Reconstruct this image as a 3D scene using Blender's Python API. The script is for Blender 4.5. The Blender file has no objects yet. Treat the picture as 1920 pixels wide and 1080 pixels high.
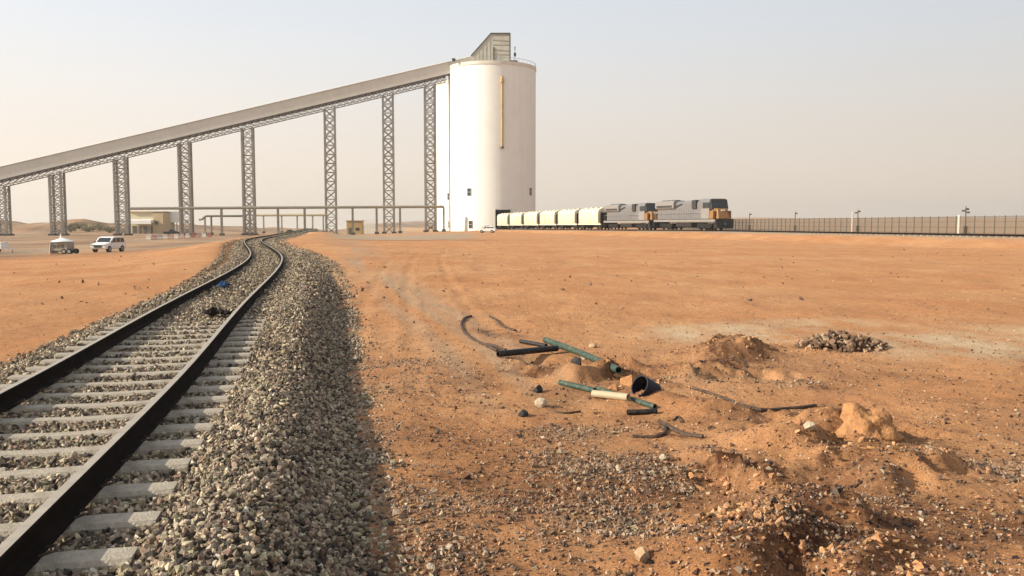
import bpy, bmesh, math, random
import numpy as np
from mathutils import Vector, Matrix, Euler

random.seed(7)
RNG = np.random.default_rng(7)
R = math.radians
SC = bpy.context.scene
COL = SC.collection

# ------------------------------------------------------------------ camera, sky, sun, exposure
CAM_H = 2.1
FPX = 1600.0                       # focal length in pixels of the 1920 wide photograph
PITCH = math.atan((540 - 419) / FPX)
cam_d = bpy.data.cameras.new('camera')
cam_d.sensor_width = 36.0
cam_d.lens = 36.0 * FPX / 1920.0
cam_d.clip_start = 0.05
cam_d.clip_end = 12000
cam = bpy.data.objects.new('camera', cam_d)
COL.objects.link(cam)
cam.location = (0, 0, CAM_H)
cam.rotation_euler = (math.pi / 2 - PITCH, 0, 0)
SC.camera = cam

SUN_EL = R(26.0)
SUN_AZ = R(14.0)                   # degrees behind the pure left of the view
sun_dir = Vector((-math.cos(SUN_EL) * math.cos(SUN_AZ), -math.cos(SUN_EL) * math.sin(SUN_AZ), math.sin(SUN_EL)))

world = bpy.data.worlds.new('World')
SC.world = world
world.use_nodes = True
wn = world.node_tree.nodes
wl = world.node_tree.links
wn.clear()
w_out = wn.new('ShaderNodeOutputWorld')
w_bg = wn.new('ShaderNodeBackground')
w_sky = wn.new('ShaderNodeTexSky')
w_sky.sky_type = 'NISHITA'
w_sky.sun_disc = False
w_sky.sun_elevation = SUN_EL
w_sky.sun_rotation = math.atan2(sun_dir.x, sun_dir.y)
w_sky.air_density = 1.0
w_sky.ozone_density = 1.0
w_sky.altitude = 0
# airborne desert dust: the clear sky seen through a veil of pale dust that thins with the height above the
# horizon (path length through the layer) and scatters a little more light on the sun's side
w_sky.dust_density = 2.0
w_tc = wn.new('ShaderNodeTexCoord')
w_sep = wn.new('ShaderNodeSeparateXYZ')
wl.new(w_tc.outputs['Generated'], w_sep.inputs[0])


def w_math(op, a, b=None):
    n = wn.new('ShaderNodeMath')
    n.operation = op
    for i, q in enumerate((a, b)):
        if q is None:
            continue
        if isinstance(q, (int, float)):
            n.inputs[i].default_value = q
        else:
            wl.new(q, n.inputs[i])
    return n.outputs[0]


w_z = w_math('MAXIMUM', w_sep.outputs[2], 0.03)
w_f = w_math('SUBTRACT', 1.0, w_math('POWER', math.e, w_math('DIVIDE', -0.46, w_z)))
w_dot = wn.new('ShaderNodeVectorMath')
w_dot.operation = 'DOT_PRODUCT'
wl.new(w_tc.outputs['Generated'], w_dot.inputs[0])
w_dot.inputs[1].default_value = sun_dir
w_map = wn.new('ShaderNodeMapping')
w_map.inputs['Scale'].default_value = (1.0, 1.0, 3.5)
wl.new(w_tc.outputs['Generated'], w_map.inputs['Vector'])
w_nz = wn.new('ShaderNodeTexNoise')
w_nz.inputs['Scale'].default_value = 2.2
w_nz.inputs['Detail'].default_value = 5
wl.new(w_map.outputs[0], w_nz.inputs['Vector'])
w_gain = w_math('ADD', w_math('ADD', 0.965, w_math('MULTIPLY', w_nz.outputs[0], 0.07)), w_math('MULTIPLY', w_dot.outputs['Value'], 0.29))
w_h = wn.new('ShaderNodeMapRange')
w_h.interpolation_type = 'SMOOTHSTEP'
w_h.inputs[1].default_value = 0.0
w_h.inputs[2].default_value = 0.28
wl.new(w_sep.outputs[2], w_h.inputs[0])
w_veil = wn.new('ShaderNodeMix')
w_veil.data_type = 'RGBA'
wl.new(w_h.outputs[0], w_veil.inputs[0])
w_veil.inputs[6].default_value = (6.75, 5.85, 4.85, 1)
w_veil.inputs[7].default_value = (6.0, 6.3, 6.65, 1)
w_vs = wn.new('ShaderNodeVectorMath')
w_vs.operation = 'SCALE'
wl.new(w_veil.outputs[2], w_vs.inputs[0])
wl.new(w_gain, w_vs.inputs['Scale'])
w_mix = wn.new('ShaderNodeMix')
w_mix.data_type = 'RGBA'
wl.new(w_f, w_mix.inputs[0])
wl.new(w_sky.outputs[0], w_mix.inputs[6])
wl.new(w_vs.outputs[0], w_mix.inputs[7])
wl.new(w_mix.outputs[2], w_bg.inputs[0])
w_bg.inputs[1].default_value = 0.10
wl.new(w_bg.outputs[0], w_out.inputs[0])

sun_d = bpy.data.lights.new('sun', 'SUN')
sun_d.energy = 5.0
sun_d.angle = R(0.6)
sun_d.color = (1.0, 0.93, 0.80)
sun_o = bpy.data.objects.new('sun', sun_d)
COL.objects.link(sun_o)
sun_o.rotation_euler = sun_dir.to_track_quat('Z', 'Y').to_euler()
sun_o.location = (-60, -20, 60)

SC.view_settings.view_transform = 'Standard'
SC.view_settings.look = 'None'
SC.view_settings.gamma = 1.0
SC.view_settings.use_curve_mapping = False
SC.view_settings.exposure = 0.48
SC.cycles.max_bounces = 6

# ------------------------------------------------------------------ pixel -> place (used to read positions off the photograph)
_cp, _sp = math.cos(PITCH), math.sin(PITCH)


def ray(px, py):
    u = (px - 960) / FPX
    v = -(py - 540) / FPX
    return Vector((u, v * _sp + _cp, v * _cp - _sp))


def pt(px, py, Y):
    d = ray(px, py)
    k = Y / d.y
    return Vector((d.x * k, Y, CAM_H + d.z * k))


def gp(px, py, z=0.0):
    d = ray(px, py)
    k = (z - CAM_H) / d.z
    return Vector((d.x * k, d.y * k, z))


# ------------------------------------------------------------------ noise
_perm = np.random.default_rng(3).permutation(512)
_perm = np.concatenate([_perm, _perm, _perm])
_ga = np.random.default_rng(4).uniform(0, 2 * np.pi, 512)
_gx, _gy = np.cos(_ga), np.sin(_ga)


def perlin(x, y):
    xi = np.floor(x).astype(int)
    yi = np.floor(y).astype(int)
    xf = x - xi
    yf = y - yi
    u = xf * xf * xf * (xf * (xf * 6 - 15) + 10)
    v = yf * yf * yf * (yf * (yf * 6 - 15) + 10)

    def g(a, b, dx, dy):
        h = _perm[(_perm[a & 511] + b) & 511]
        return _gx[h] * dx + _gy[h] * dy
    n00 = g(xi, yi, xf, yf)
    n10 = g(xi + 1, yi, xf - 1, yf)
    n01 = g(xi, yi + 1, xf, yf - 1)
    n11 = g(xi + 1, yi + 1, xf - 1, yf - 1)
    a = n00 + u * (n10 - n00)
    b = n01 + u * (n11 - n01)
    return (a + v * (b - a)) * 1.5


def fbm(x, y, octv=4, gain=0.5):
    s = np.zeros_like(x, dtype=float)
    a = 1.0
    for k in range(octv):
        s += a * perlin(x * 2 ** k + 17.3 * k, y * 2 ** k + 9.1 * k)
        a *= gain
    return s


def sst(t):
    t = np.clip(t, 0, 1)
    return t * t * (3 - 2 * t)


def seg_dist(X, Y, a, b):
    """distance to segment a-b, and position 0..1 along it, and signed side (+ = right of a->b)"""
    ax, ay = a[0], a[1]
    dx, dy = b[0] - ax, b[1] - ay
    L2 = dx * dx + dy * dy
    t = ((X - ax) * dx + (Y - ay) * dy) / L2
    tc = np.clip(t, 0, 1)
    d = np.hypot(X - ax - tc * dx, Y - ay - tc * dy)
    side = ((X - ax) * dy - (Y - ay) * dx) / math.sqrt(L2)
    return d, t, side


# ------------------------------------------------------------------ mesh helpers
class MB:
    def __init__(s):
        s.v, s.f = [], []

    def add(s, verts, faces):
        o = len(s.v)
        s.v += [tuple(p) for p in verts]
        s.f += [tuple(i + o for i in f) for f in faces]
        return s

    def box(s, x0, x1, y0, y1, z0, z1):
        vs = [(x0, y0, z0), (x1, y0, z0), (x1, y1, z0), (x0, y1, z0), (x0, y0, z1), (x1, y0, z1), (x1, y1, z1), (x0, y1, z1)]
        return s.add(vs, [(0, 3, 2, 1), (4, 5, 6, 7), (0, 1, 5, 4), (1, 2, 6, 5), (2, 3, 7, 6), (3, 0, 4, 7)])

    def hexa(s, vs):
        return s.add(vs, [(0, 3, 2, 1), (4, 5, 6, 7), (0, 1, 5, 4), (1, 2, 6, 5), (2, 3, 7, 6), (3, 0, 4, 7)])

    def bar(s, p0, p1, w, h=None, up=(0, 0, 1)):
        h = h or w
        p0, p1 = Vector(p0), Vector(p1)
        d = (p1 - p0).normalized()
        u = Vector(up)
        if abs(d.dot(u)) > 0.98:
            u = Vector((0, 1, 0))
        a = d.cross(u).normalized() * w / 2
        b = a.cross(d).normalized() * h / 2
        vs = [p0 - a - b, p0 + a - b, p0 + a + b, p0 - a + b, p1 - a - b, p1 + a - b, p1 + a + b, p1 - a + b]
        return s.add(vs, [(0, 3, 2, 1), (4, 5, 6, 7), (0, 1, 5, 4), (1, 2, 6, 5), (2, 3, 7, 6), (3, 0, 4, 7)])

    def tube(s, pts, r, n=8, caps=True, radii=None):
        pts = [Vector(p) for p in pts]
        o = len(s.v)
        prev = None
        for i, p in enumerate(pts):
            t = (pts[min(i + 1, len(pts) - 1)] - pts[max(i - 1, 0)]).normalized()
            if prev is None:
                ref = Vector((0, 0, 1)) if abs(t.z) < 0.9 else Vector((1, 0, 0))
                a = t.cross(ref).normalized()
            else:
                a = (prev - t * prev.dot(t)).normalized()
            prev = a
            b = t.cross(a)
            rr = radii[i] if radii else r
            for k in range(n):
                an = 2 * math.pi * k / n
                s.v.append(tuple(p + a * math.cos(an) * rr + b * math.sin(an) * rr))
        for i in range(len(pts) - 1):
            for k in range(n):
                k2 = (k + 1) % n
                s.f.append((o + i * n + k, o + i * n + k2, o + (i + 1) * n + k2, o + (i + 1) * n + k))
        if caps:
            s.f.append(tuple(o + k for k in reversed(range(n))))
            s.f.append(tuple(o + (len(pts) - 1) * n + k for k in range(n)))
        return s

    def prism(s, prof, axis, a0, a1):
        """closed 2D profile extruded along axis 'x' (prof = y,z) or 'y' (prof = x,z)"""
        n = len(prof)
        if axis == 'x':
            vs = [(a0, p, q) for p, q in prof] + [(a1, p, q) for p, q in prof]
        elif axis == 'y':
            vs = [(p, a0, q) for p, q in prof] + [(p, a1, q) for p, q in prof]
        else:
            vs = [(p, q, a0) for p, q in prof] + [(p, q, a1) for p, q in prof]
        fs = [(i, (i + 1) % n, n + (i + 1) % n, n + i) for i in range(n)]
        fs += [tuple(reversed(range(n))), tuple(range(n, 2 * n))]
        return s.add(vs, fs)

    def lathe(s, prof, n=48, c=(0, 0), closed=False):
        o = len(s.v)
        for k in range(n):
            a = 2 * math.pi * k / n
            for r_, z_ in prof:
                s.v.append((c[0] + r_ * math.cos(a), c[1] + r_ * math.sin(a), z_))
        m = len(prof)
        for k in range(n):
            k2 = (k + 1) % n
            for j in range(m - 1 if not closed else m):
                j2 = (j + 1) % m
                s.f.append((o + k * m + j, o + k2 * m + j, o + k2 * m + j2, o + k * m + j2))
        return s

    def mesh(s, name, m, smooth=False, fixn=True):
        me = bpy.data.meshes.new(name)
        me.from_pydata(s.v, [], s.f)
        if fixn:
            bm = bmesh.new()
            bm.from_mesh(me)
            bmesh.ops.recalc_face_normals(bm, faces=bm.faces)
            bm.to_mesh(me)
            bm.free()
        if m:
            me.materials.append(m)
        if smooth:
            me.polygons.foreach_set('use_smooth', [True] * len(me.polygons))
            me.set_sharp_from_angle(angle=R(35))
        return me

    def obj(s, name, m, parent=None, smooth=False, bevel=0.0):
        o = bpy.data.objects.new(name, s.mesh(name, m, smooth))
        COL.objects.link(o)
        if parent:
            o.parent = parent
        if bevel:
            b = o.modifiers.new('bevel', 'BEVEL')
            b.width = bevel
            b.segments = 2
            b.limit_method = 'ANGLE'
        return o


def tag(o, label=None, cat=None, group=None, kind=None):
    if label:
        o['label'] = label
    if cat:
        o['category'] = cat
    if group:
        o['group'] = group
    if kind:
        o['kind'] = kind
    return o


def empty(name, loc, rz=0.0):
    o = bpy.data.objects.new(name, None)
    COL.objects.link(o)
    o.location = loc
    o.rotation_euler = (0, 0, rz)
    o.empty_display_size = 0.3
    return o


def inst(name, me, parent=None, loc=(0, 0, 0), rot=(0, 0, 0), scale=(1, 1, 1)):
    o = bpy.data.objects.new(name, me)
    COL.objects.link(o)
    o.location = loc
    o.rotation_euler = rot
    o.scale = scale
    if parent:
        o.parent = parent
    return o


def copy_tree(o, parent=None):
    c = o.copy()
    COL.objects.link(c)
    if parent:
        c.parent = parent
    for ch in [x for x in COL.objects if x.parent == o]:
        copy_tree(ch, c)
    return c


# ------------------------------------------------------------------ materials
def nodes_of(name):
    m = bpy.data.materials.new(name)
    m.use_nodes = True
    nt = m.node_tree
    return m, nt, nt.nodes['Principled BSDF']


def mat(name, col, rough=0.7, metal=0.0, var=0.18, scale=3.0, bump=0.0, bscale=40.0, dirt=None, dirt_amt=0.35, spec=0.3):
    """colour with procedural wear: large soft variation, optional dust / dirt patches, fine relief"""
    m, nt, bs = nodes_of(name)
    N, L = nt.nodes, nt.links
    tc = N.new('ShaderNodeTexCoord')
    nz = N.new('ShaderNodeTexNoise')
    nz.inputs['Scale'].default_value = scale
    nz.inputs['Detail'].default_value = 6
    nz.inputs['Roughness'].default_value = 0.65
    L.new(tc.outputs['Object'], nz.inputs['Vector'])
    mr = N.new('ShaderNodeMapRange')
    mr.inputs[1].default_value = 0.3
    mr.inputs[2].default_value = 0.7
    mr.inputs[3].default_value = 1 - var
    mr.inputs[4].default_value = 1 + var
    L.new(nz.outputs[0], mr.inputs[0])
    mul = N.new('ShaderNodeMix')
    mul.data_type = 'RGBA'
    mul.blend_type = 'MULTIPLY'
    mul.inputs[0].default_value = 1
    mul.inputs[6].default_value = (*col, 1)
    L.new(mr.outputs[0], mul.inputs[7])
    out = mul.outputs[2]
    if dirt:
        n2 = N.new('ShaderNodeTexNoise')
        n2.inputs['Scale'].default_value = scale * 2.3
        n2.inputs['Detail'].default_value = 8
        n2.inputs['Roughness'].default_value = 0.7
        L.new(tc.outputs['Object'], n2.inputs['Vector'])
        r2 = N.new('ShaderNodeMapRange')
        r2.inputs[1].default_value = 0.48
        r2.inputs[2].default_value = 0.7
        r2.inputs[4].default_value = dirt_amt
        L.new(n2.outputs[0], r2.inputs[0])
        mx = N.new('ShaderNodeMix')
        mx.data_type = 'RGBA'
        L.new(r2.outputs[0], mx.inputs[0])
        L.new(out, mx.inputs[6])
        mx.inputs[7].default_value = (*dirt, 1)
        out = mx.outputs[2]
    L.new(out, bs.inputs['Base Color'])
    bs.inputs['Roughness'].default_value = rough
    bs.inputs['Metallic'].default_value = metal
    bs.inputs['Specular IOR Level'].default_value = spec
    if bump:
        n3 = N.new('ShaderNodeTexNoise')
        n3.inputs['Scale'].default_value = bscale
        n3.inputs['Detail'].default_value = 5
        L.new(tc.outputs['Object'], n3.inputs['Vector'])
        bp = N.new('ShaderNodeBump')
        bp.inputs['Strength'].default_value = bump
        bp.inputs['Distance'].default_value = 0.02
        L.new(n3.outputs[0], bp.inputs['Height'])
        L.new(bp.outputs[0], bs.inputs['Normal'])
    return m


def mat_attr(name, attr='tint', rough=0.85, var=0.25, scale=60.0, bump=0.4):
    """colour per stone from the tint attribute, with mineral speckle"""
    m, nt, bs = nodes_of(name)
    N, L = nt.nodes, nt.links
    at = N.new('ShaderNodeAttribute')
    at.attribute_name = attr
    tc = N.new('ShaderNodeTexCoord')
    nz = N.new('ShaderNodeTexNoise')
    nz.inputs['Scale'].default_value = scale
    nz.inputs['Detail'].default_value = 4
    L.new(tc.outputs['Object'], nz.inputs['Vector'])
    mr = N.new('ShaderNodeMapRange')
    mr.inputs[1].default_value = 0.3
    mr.inputs[2].default_value = 0.7
    mr.inputs[3].default_value = 1 - var
    mr.inputs[4].default_value = 1 + var
    L.new(nz.outputs[0], mr.inputs[0])
    mul = N.new('ShaderNodeMix')
    mul.data_type = 'RGBA'
    mul.blend_type = 'MULTIPLY'
    mul.inputs[0].default_value = 1
    L.new(at.outputs['Color'], mul.inputs[6])
    L.new(mr.outputs[0], mul.inputs[7])
    L.new(mul.outputs[2], bs.inputs['Base Color'])
    bs.inputs['Roughness'].default_value = rough
    bs.inputs['Specular IOR Level'].default_value = 0.2
    if bump:
        bp = N.new('ShaderNodeBump')
        bp.inputs['Strength'].default_value = bump
        bp.inputs['Distance'].default_value = 0.01
        L.new(nz.outputs[0], bp.inputs['Height'])
        L.new(bp.outputs[0], bs.inputs['Normal'])
    return m


DUST = (0.42, 0.25, 0.13)
M = {
    'steel': mat('galvanised_steel', (0.30, 0.275, 0.23), 0.6, 0.3, 0.25, 0.6, dirt=(0.27, 0.19, 0.12), dirt_amt=0.4),
    'cladding': mat('gallery_cladding', (0.60, 0.56, 0.49), 0.6, 0.0, 0.06, 0.25, dirt=(0.48, 0.41, 0.31), dirt_amt=0.3),
    'roofing': mat('gallery_roofing', (0.52, 0.49, 0.43), 0.5, 0.0, 0.06, 0.25),
    'dark_steel': mat('dark_steel', (0.07, 0.06, 0.05), 0.6, 0.2, 0.25, 1.0),
    'silo': mat('silo_paint', (0.77, 0.76, 0.70), 0.75, 0.0, 0.035, 0.12, dirt=(0.62, 0.54, 0.43), dirt_amt=0.18, bump=0.08, bscale=3),
    'silo_rim': mat('silo_rim', (0.60, 0.55, 0.46), 0.7, 0.0, 0.1, 0.5),
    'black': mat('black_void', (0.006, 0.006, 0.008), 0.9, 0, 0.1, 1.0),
    'yellow': mat('yellow_pipe_paint', (0.42, 0.285, 0.13), 0.5, 0, 0.15, 0.6),
    'glass': mat('dark_glass', (0.02, 0.025, 0.03), 0.12, 0, 0.1, 1.0, spec=0.6),
    'window_frame': mat('window_frame_grey', (0.30, 0.31, 0.28), 0.6, 0, 0.1, 2.0),
    'headhouse': mat('headhouse_sheeting', (0.42, 0.40, 0.33), 0.6, 0.1, 0.16, 0.5, dirt=(0.42, 0.33, 0.22), dirt_amt=0.4),
    'rail': mat('rail_side_shade', (0.013, 0.009, 0.007), 0.9, 0.0, 0.3, 6, bump=0.2, bscale=80, spec=0.05),  # near-black: the shade on the rail's side is put into its colour
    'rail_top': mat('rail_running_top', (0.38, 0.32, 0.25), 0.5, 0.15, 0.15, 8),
    'concrete': mat('sleeper_concrete', (0.38, 0.325, 0.25), 0.9, 0, 0.22, 5, bump=0.5, bscale=60, dirt=(0.21, 0.15, 0.095), dirt_amt=0.6),
    'clip': mat('rail_clip_steel', (0.06, 0.045, 0.035), 0.7, 0.4, 0.2, 20),
    'loco_grey': mat('locomotive_grey', (0.155, 0.15, 0.15), 0.4, 0, 0.08, 1.2, dirt=(0.22, 0.18, 0.14), dirt_amt=0.7),
    'loco_light': mat('locomotive_light_band', (0.22, 0.21, 0.195), 0.4, 0, 0.08, 1.2, dirt=DUST, dirt_amt=0.3),
    'loco_orange': mat('locomotive_orange', (0.25, 0.125, 0.04), 0.4, 0, 0.12, 1.5, dirt=(0.3, 0.17, 0.08), dirt_amt=0.4),
    'loco_black': mat('locomotive_black', (0.018, 0.017, 0.016), 0.6, 0, 0.3, 2, dirt=(0.10, 0.07, 0.05), dirt_amt=0.4),
    'grille': mat('grille_dark', (0.035, 0.033, 0.03), 0.7, 0, 0.2, 3),
    'wagon': mat('wagon_cream', (0.66, 0.60, 0.44), 0.5, 0, 0.05, 0.5, dirt=(0.58, 0.47, 0.31), dirt_amt=0.3),
    'bogie': mat('bogie_brown_black', (0.014, 0.012, 0.010), 0.75, 0.2, 0.3, 2),
    'white': mat('white_paint', (0.78, 0.77, 0.73), 0.35, 0, 0.04, 2, dirt=(0.6, 0.48, 0.34), dirt_amt=0.25),
    'rubber': mat('tyre_rubber', (0.018, 0.017, 0.016), 0.85, 0, 0.2, 5),
    'beige_wall': mat('beige_rendered_wall', (0.47, 0.36, 0.21), 0.85, 0, 0.08, 0.4),
    'cream_wall': mat('cream_rendered_wall', (0.58, 0.50, 0.34), 0.85, 0, 0.08, 0.4),
    'door_dark': mat('roller_door_dark', (0.10, 0.085, 0.065), 0.7, 0, 0.15, 1),
    'tan': mat('tan_sheet', (0.40, 0.27, 0.11), 0.7, 0, 0.1, 0.6),
    'rack_pipe': mat('pipe_rack_steel', (0.30, 0.27, 0.20), 0.6, 0.2, 0.12, 0.6),
    'rack_beige': mat('pipe_beige', (0.50, 0.45, 0.32), 0.6, 0.0, 0.1, 0.6),
    'red': mat('barrier_red', (0.25, 0.075, 0.055), 0.5, 0, 0.15, 3, dirt=DUST, dirt_amt=0.3),
    'barrier_white': mat('barrier_white_dusty', (0.52, 0.46, 0.39), 0.6, 0, 0.1, 3, dirt=DUST, dirt_amt=0.5),
    'pink': mat('barrier_faded_red', (0.42, 0.27, 0.21), 0.5, 0, 0.15, 3, dirt=DUST, dirt_amt=0.3),
    'fence': mat('fence_wire_brown', (0.17, 0.14, 0.10), 0.7, 0.2, 0.2, 1),
    'fence_post': mat('fence_post_dark', (0.11, 0.092, 0.068), 0.7, 0.2, 0.2, 1),
    'green_pipe': mat('green_conduit', (0.028, 0.062, 0.045), 0.6, 0, 0.25, 8, dirt=(0.22, 0.15, 0.09), dirt_amt=0.7),
    'black_pipe': mat('black_conduit', (0.012, 0.014, 0.015), 0.5, 0, 0.25, 8, dirt=(0.2, 0.12, 0.07), dirt_amt=0.35),
    'cream_pipe': mat('cream_conduit', (0.40, 0.33, 0.21), 0.6, 0, 0.12, 8, dirt=DUST, dirt_amt=0.4),
    'navy': mat('navy_plastic', (0.006, 0.008, 0.018), 0.6, 0, 0.3, 6, dirt=(0.05, 0.035, 0.025), dirt_amt=0.25),
    'cable': mat('dark_cable', (0.05, 0.032, 0.022), 0.7, 0, 0.3, 8, dirt=(0.25, 0.14, 0.07), dirt_amt=0.5),
    'blue_cloth': mat('blue_cloth', (0.03, 0.10, 0.22), 0.9, 0, 0.25, 10, bump=0.3),
    'rag': mat('black_rag', (0.02, 0.015, 0.012), 0.95, 0, 0.3, 10, bump=0.5),
    'shrub': mat('dry_shrub_leaves', (0.19, 0.165, 0.085), 0.9, 0, 0.35, 1.5),
    'twig': mat('dry_twig', (0.07, 0.05, 0.03), 0.9, 0, 0.2, 5),
    'lump': mat('packed_sand_lump', (0.40, 0.195, 0.08), 0.95, 0, 0.25, 9, bump=1.0, bscale=28, dirt=(0.20, 0.10, 0.05), dirt_amt=0.6),
    'rock_tan': mat('tan_rock', (0.42, 0.28, 0.16), 0.9, 0, 0.25, 10, bump=0.6, bscale=50),
    'rock_pale': mat('pale_rock', (0.44, 0.35, 0.24), 0.9, 0, 0.2, 10, bump=0.6, bscale=50),
    'rock_dark': mat('dark_rock', (0.035, 0.03, 0.028), 0.8, 0, 0.3, 10, bump=0.6, bscale=50),
    'red_light': mat('lens_red', (0.3, 0.02, 0.02), 0.3, 0, 0.1, 5),
}


def silo_detail(m):
    nt = m.node_tree
    N, L = nt.nodes, nt.links
    bs = N['Principled BSDF']
    src = bs.inputs['Base Color'].links[0].from_socket
    tc = N.new('ShaderNodeTexCoord')
    sx = N.new('ShaderNodeSeparateXYZ')
    L.new(tc.outputs['Object'], sx.inputs[0])
    mp = N.new('ShaderNodeMapping')
    mp.inputs['Scale'].default_value = (0.9, 0.9, 0.02)
    L.new(tc.outputs['Object'], mp.inputs[0])
    nz = N.new('ShaderNodeTexNoise')
    nz.inputs['Scale'].default_value = 1.0
    nz.inputs['Detail'].default_value = 6
    L.new(mp.outputs[0], nz.inputs['Vector'])
    r1 = N.new('ShaderNodeMapRange')
    r1.inputs[1].default_value = 0.5
    r1.inputs[2].default_value = 0.75
    r1.inputs[4].default_value = 0.16
    L.new(nz.outputs[0], r1.inputs[0])
    fr_ = N.new('ShaderNodeMath')
    fr_.operation = 'PINGPONG'
    fr_.inputs[1].default_value = 0.75
    L.new(sx.outputs[2], fr_.inputs[0])
    r2 = N.new('ShaderNodeMapRange')
    r2.inputs[1].default_value = 0.0
    r2.inputs[2].default_value = 0.09
    r2.inputs[3].default_value = 0.06
    r2.inputs[4].default_value = 0.0
    L.new(fr_.outputs[0], r2.inputs[0])
    ad = N.new('ShaderNodeMath')
    ad.operation = 'ADD'
    L.new(r1.outputs[0], ad.inputs[0])
    L.new(r2.outputs[0], ad.inputs[1])
    mx = N.new('ShaderNodeMix')
    mx.data_type = 'RGBA'
    L.new(ad.outputs[0], mx.inputs[0])
    L.new(src, mx.inputs[6])
    mx.inputs[7].default_value = (0.52, 0.44, 0.34, 1)
    L.new(mx.outputs[2], bs.inputs['Base Color'])


silo_detail(M['silo'])
M['ballast'] = mat_attr('ballast_stone')
M['gravel'] = mat_attr('scattered_stone')

# ------------------------------------------------------------------ near track alignment
RAIL_Z = 0.50
_rows = [(742, 0, 292), (686, 102, 350), (576, 296, 445), (505, 443, 516), (481, 474, 533), (470, 469, 522), (455, 457, 492)]
_ctr = []
for x_, y_ in ((0, 1035), (135, 900)):          # only the right rail is in view here
    p = gp(x_, y_, RAIL_Z)
    _ctr.append((p.y, p.x - 0.755 * 1.025))
for y, a, b in _rows:
    p = gp((a + b) / 2, y, RAIL_Z)
    _ctr.append((p.y, p.x))
for x, y in ((471, 447.6), (514, 441.2), (538, 436.8), (556, 433.5)):
    p = gp(x, y, RAIL_Z)
    _ctr.append((p.y, p.x))
_ctr.sort()
_ys = np.array([c[0] for c in _ctr])
_xs = np.array([c[1] for c in _ctr])
# straight extension at both ends, then smoothing
_ys = np.concatenate([[-25, -10, 1.0], _ys, [230, 300]])
_sl0 = (_xs[2] - _xs[0]) / (_ys[5] - _ys[3])
_sl1 = -0.21
_x0, _y0, _xl, _yl = _xs[0], _ys[3], _xs[-1], _ys[-3]
_xs = np.concatenate([[_x0 + _sl0 * (-25 - _y0), _x0 + _sl0 * (-10 - _y0), _x0 + _sl0 * (1.0 - _y0)], _xs,
                      [_xl + _sl1 * (230 - _yl), _xl + _sl1 * (300 - _yl)]])
_ty = np.linspace(-25, 300, 1301)
_tx = np.interp(_ty, _ys, _xs)
for _ in range(3):                                       # widening smoothing with distance
    sm = np.copy(_tx)
    for i in range(len(_ty)):
        w = int(np.clip(3 + _ty[i] * 0.42, 4, 34))
        a, b = max(0, i - w), min(len(_ty), i + w + 1)
        h = min(i - a, b - 1 - i)
        sm[i] = _tx[i - h:i + h + 1].mean()
    _tx = sm


def track_x(y):
    return np.interp(y, _ty, _tx)


def track_slope(y):
    return (track_x(y + 0.5) - track_x(y - 0.5))


def track_off(X, Y):
    """signed lateral distance from the near track's centre line (+ = right)"""
    s = track_slope(Y)
    return (X - track_x(Y)) / np.sqrt(1 + s * s)


# ------------------------------------------------------------------ the ground
TR_A = np.array([31.5, 126.0])       # front of the train
TR_D = np.array([-0.265, 0.9642])    # towards its tail


def train_rail_z(s):
    return 1.12 - 0.62 * np.clip(s / 140.0, 0, 1.1)


def tp(s, lat=0.0):
    """place on the main line: s metres behind the train's nose, lat metres to the camera's right of it"""
    return (TR_A[0] + TR_D[0] * s + TR_D[1] * lat, TR_A[1] + TR_D[1] * s - TR_D[0] * lat)


# heaps: (x, y, rx, ry, rot, height, sharpness)
def P2(px, py, z=0.0):
    p = gp(px, py, z)
    return (p.x, p.y)


def heap(X, Y, c, rx, ry, rot, h, pw=1.0):
    ca, sa = math.cos(rot), math.sin(rot)
    dx, dy = X - c[0], Y - c[1]
    u = (dx * ca + dy * sa) / rx
    v = (-dx * sa + dy * ca) / ry
    d = np.sqrt(u * u + v * v)
    return h * sst(1 - d) ** pw


def cliff(X, Y, a, b, h, back, front):
    """a low bank whose steep face looks to the right of a->b: rises over `back` metres on the left, drops over `front`"""
    d, t, side = seg_dist(X, Y, a, b)
    wob = 0.12 * perlin(X * 2.3 + 5, Y * 2.3) + 0.05 * perlin(X * 7, Y * 7)
    sd = side + wob * min(1.0, back)
    ends = sst(t * 4 + 0.5) * sst((1 - t) * 4 + 0.5)
    up = sst(1 + sd / back) * (sd <= 0) + sst(1 - sd / front) * (sd > 0)
    return h * ends * up


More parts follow.
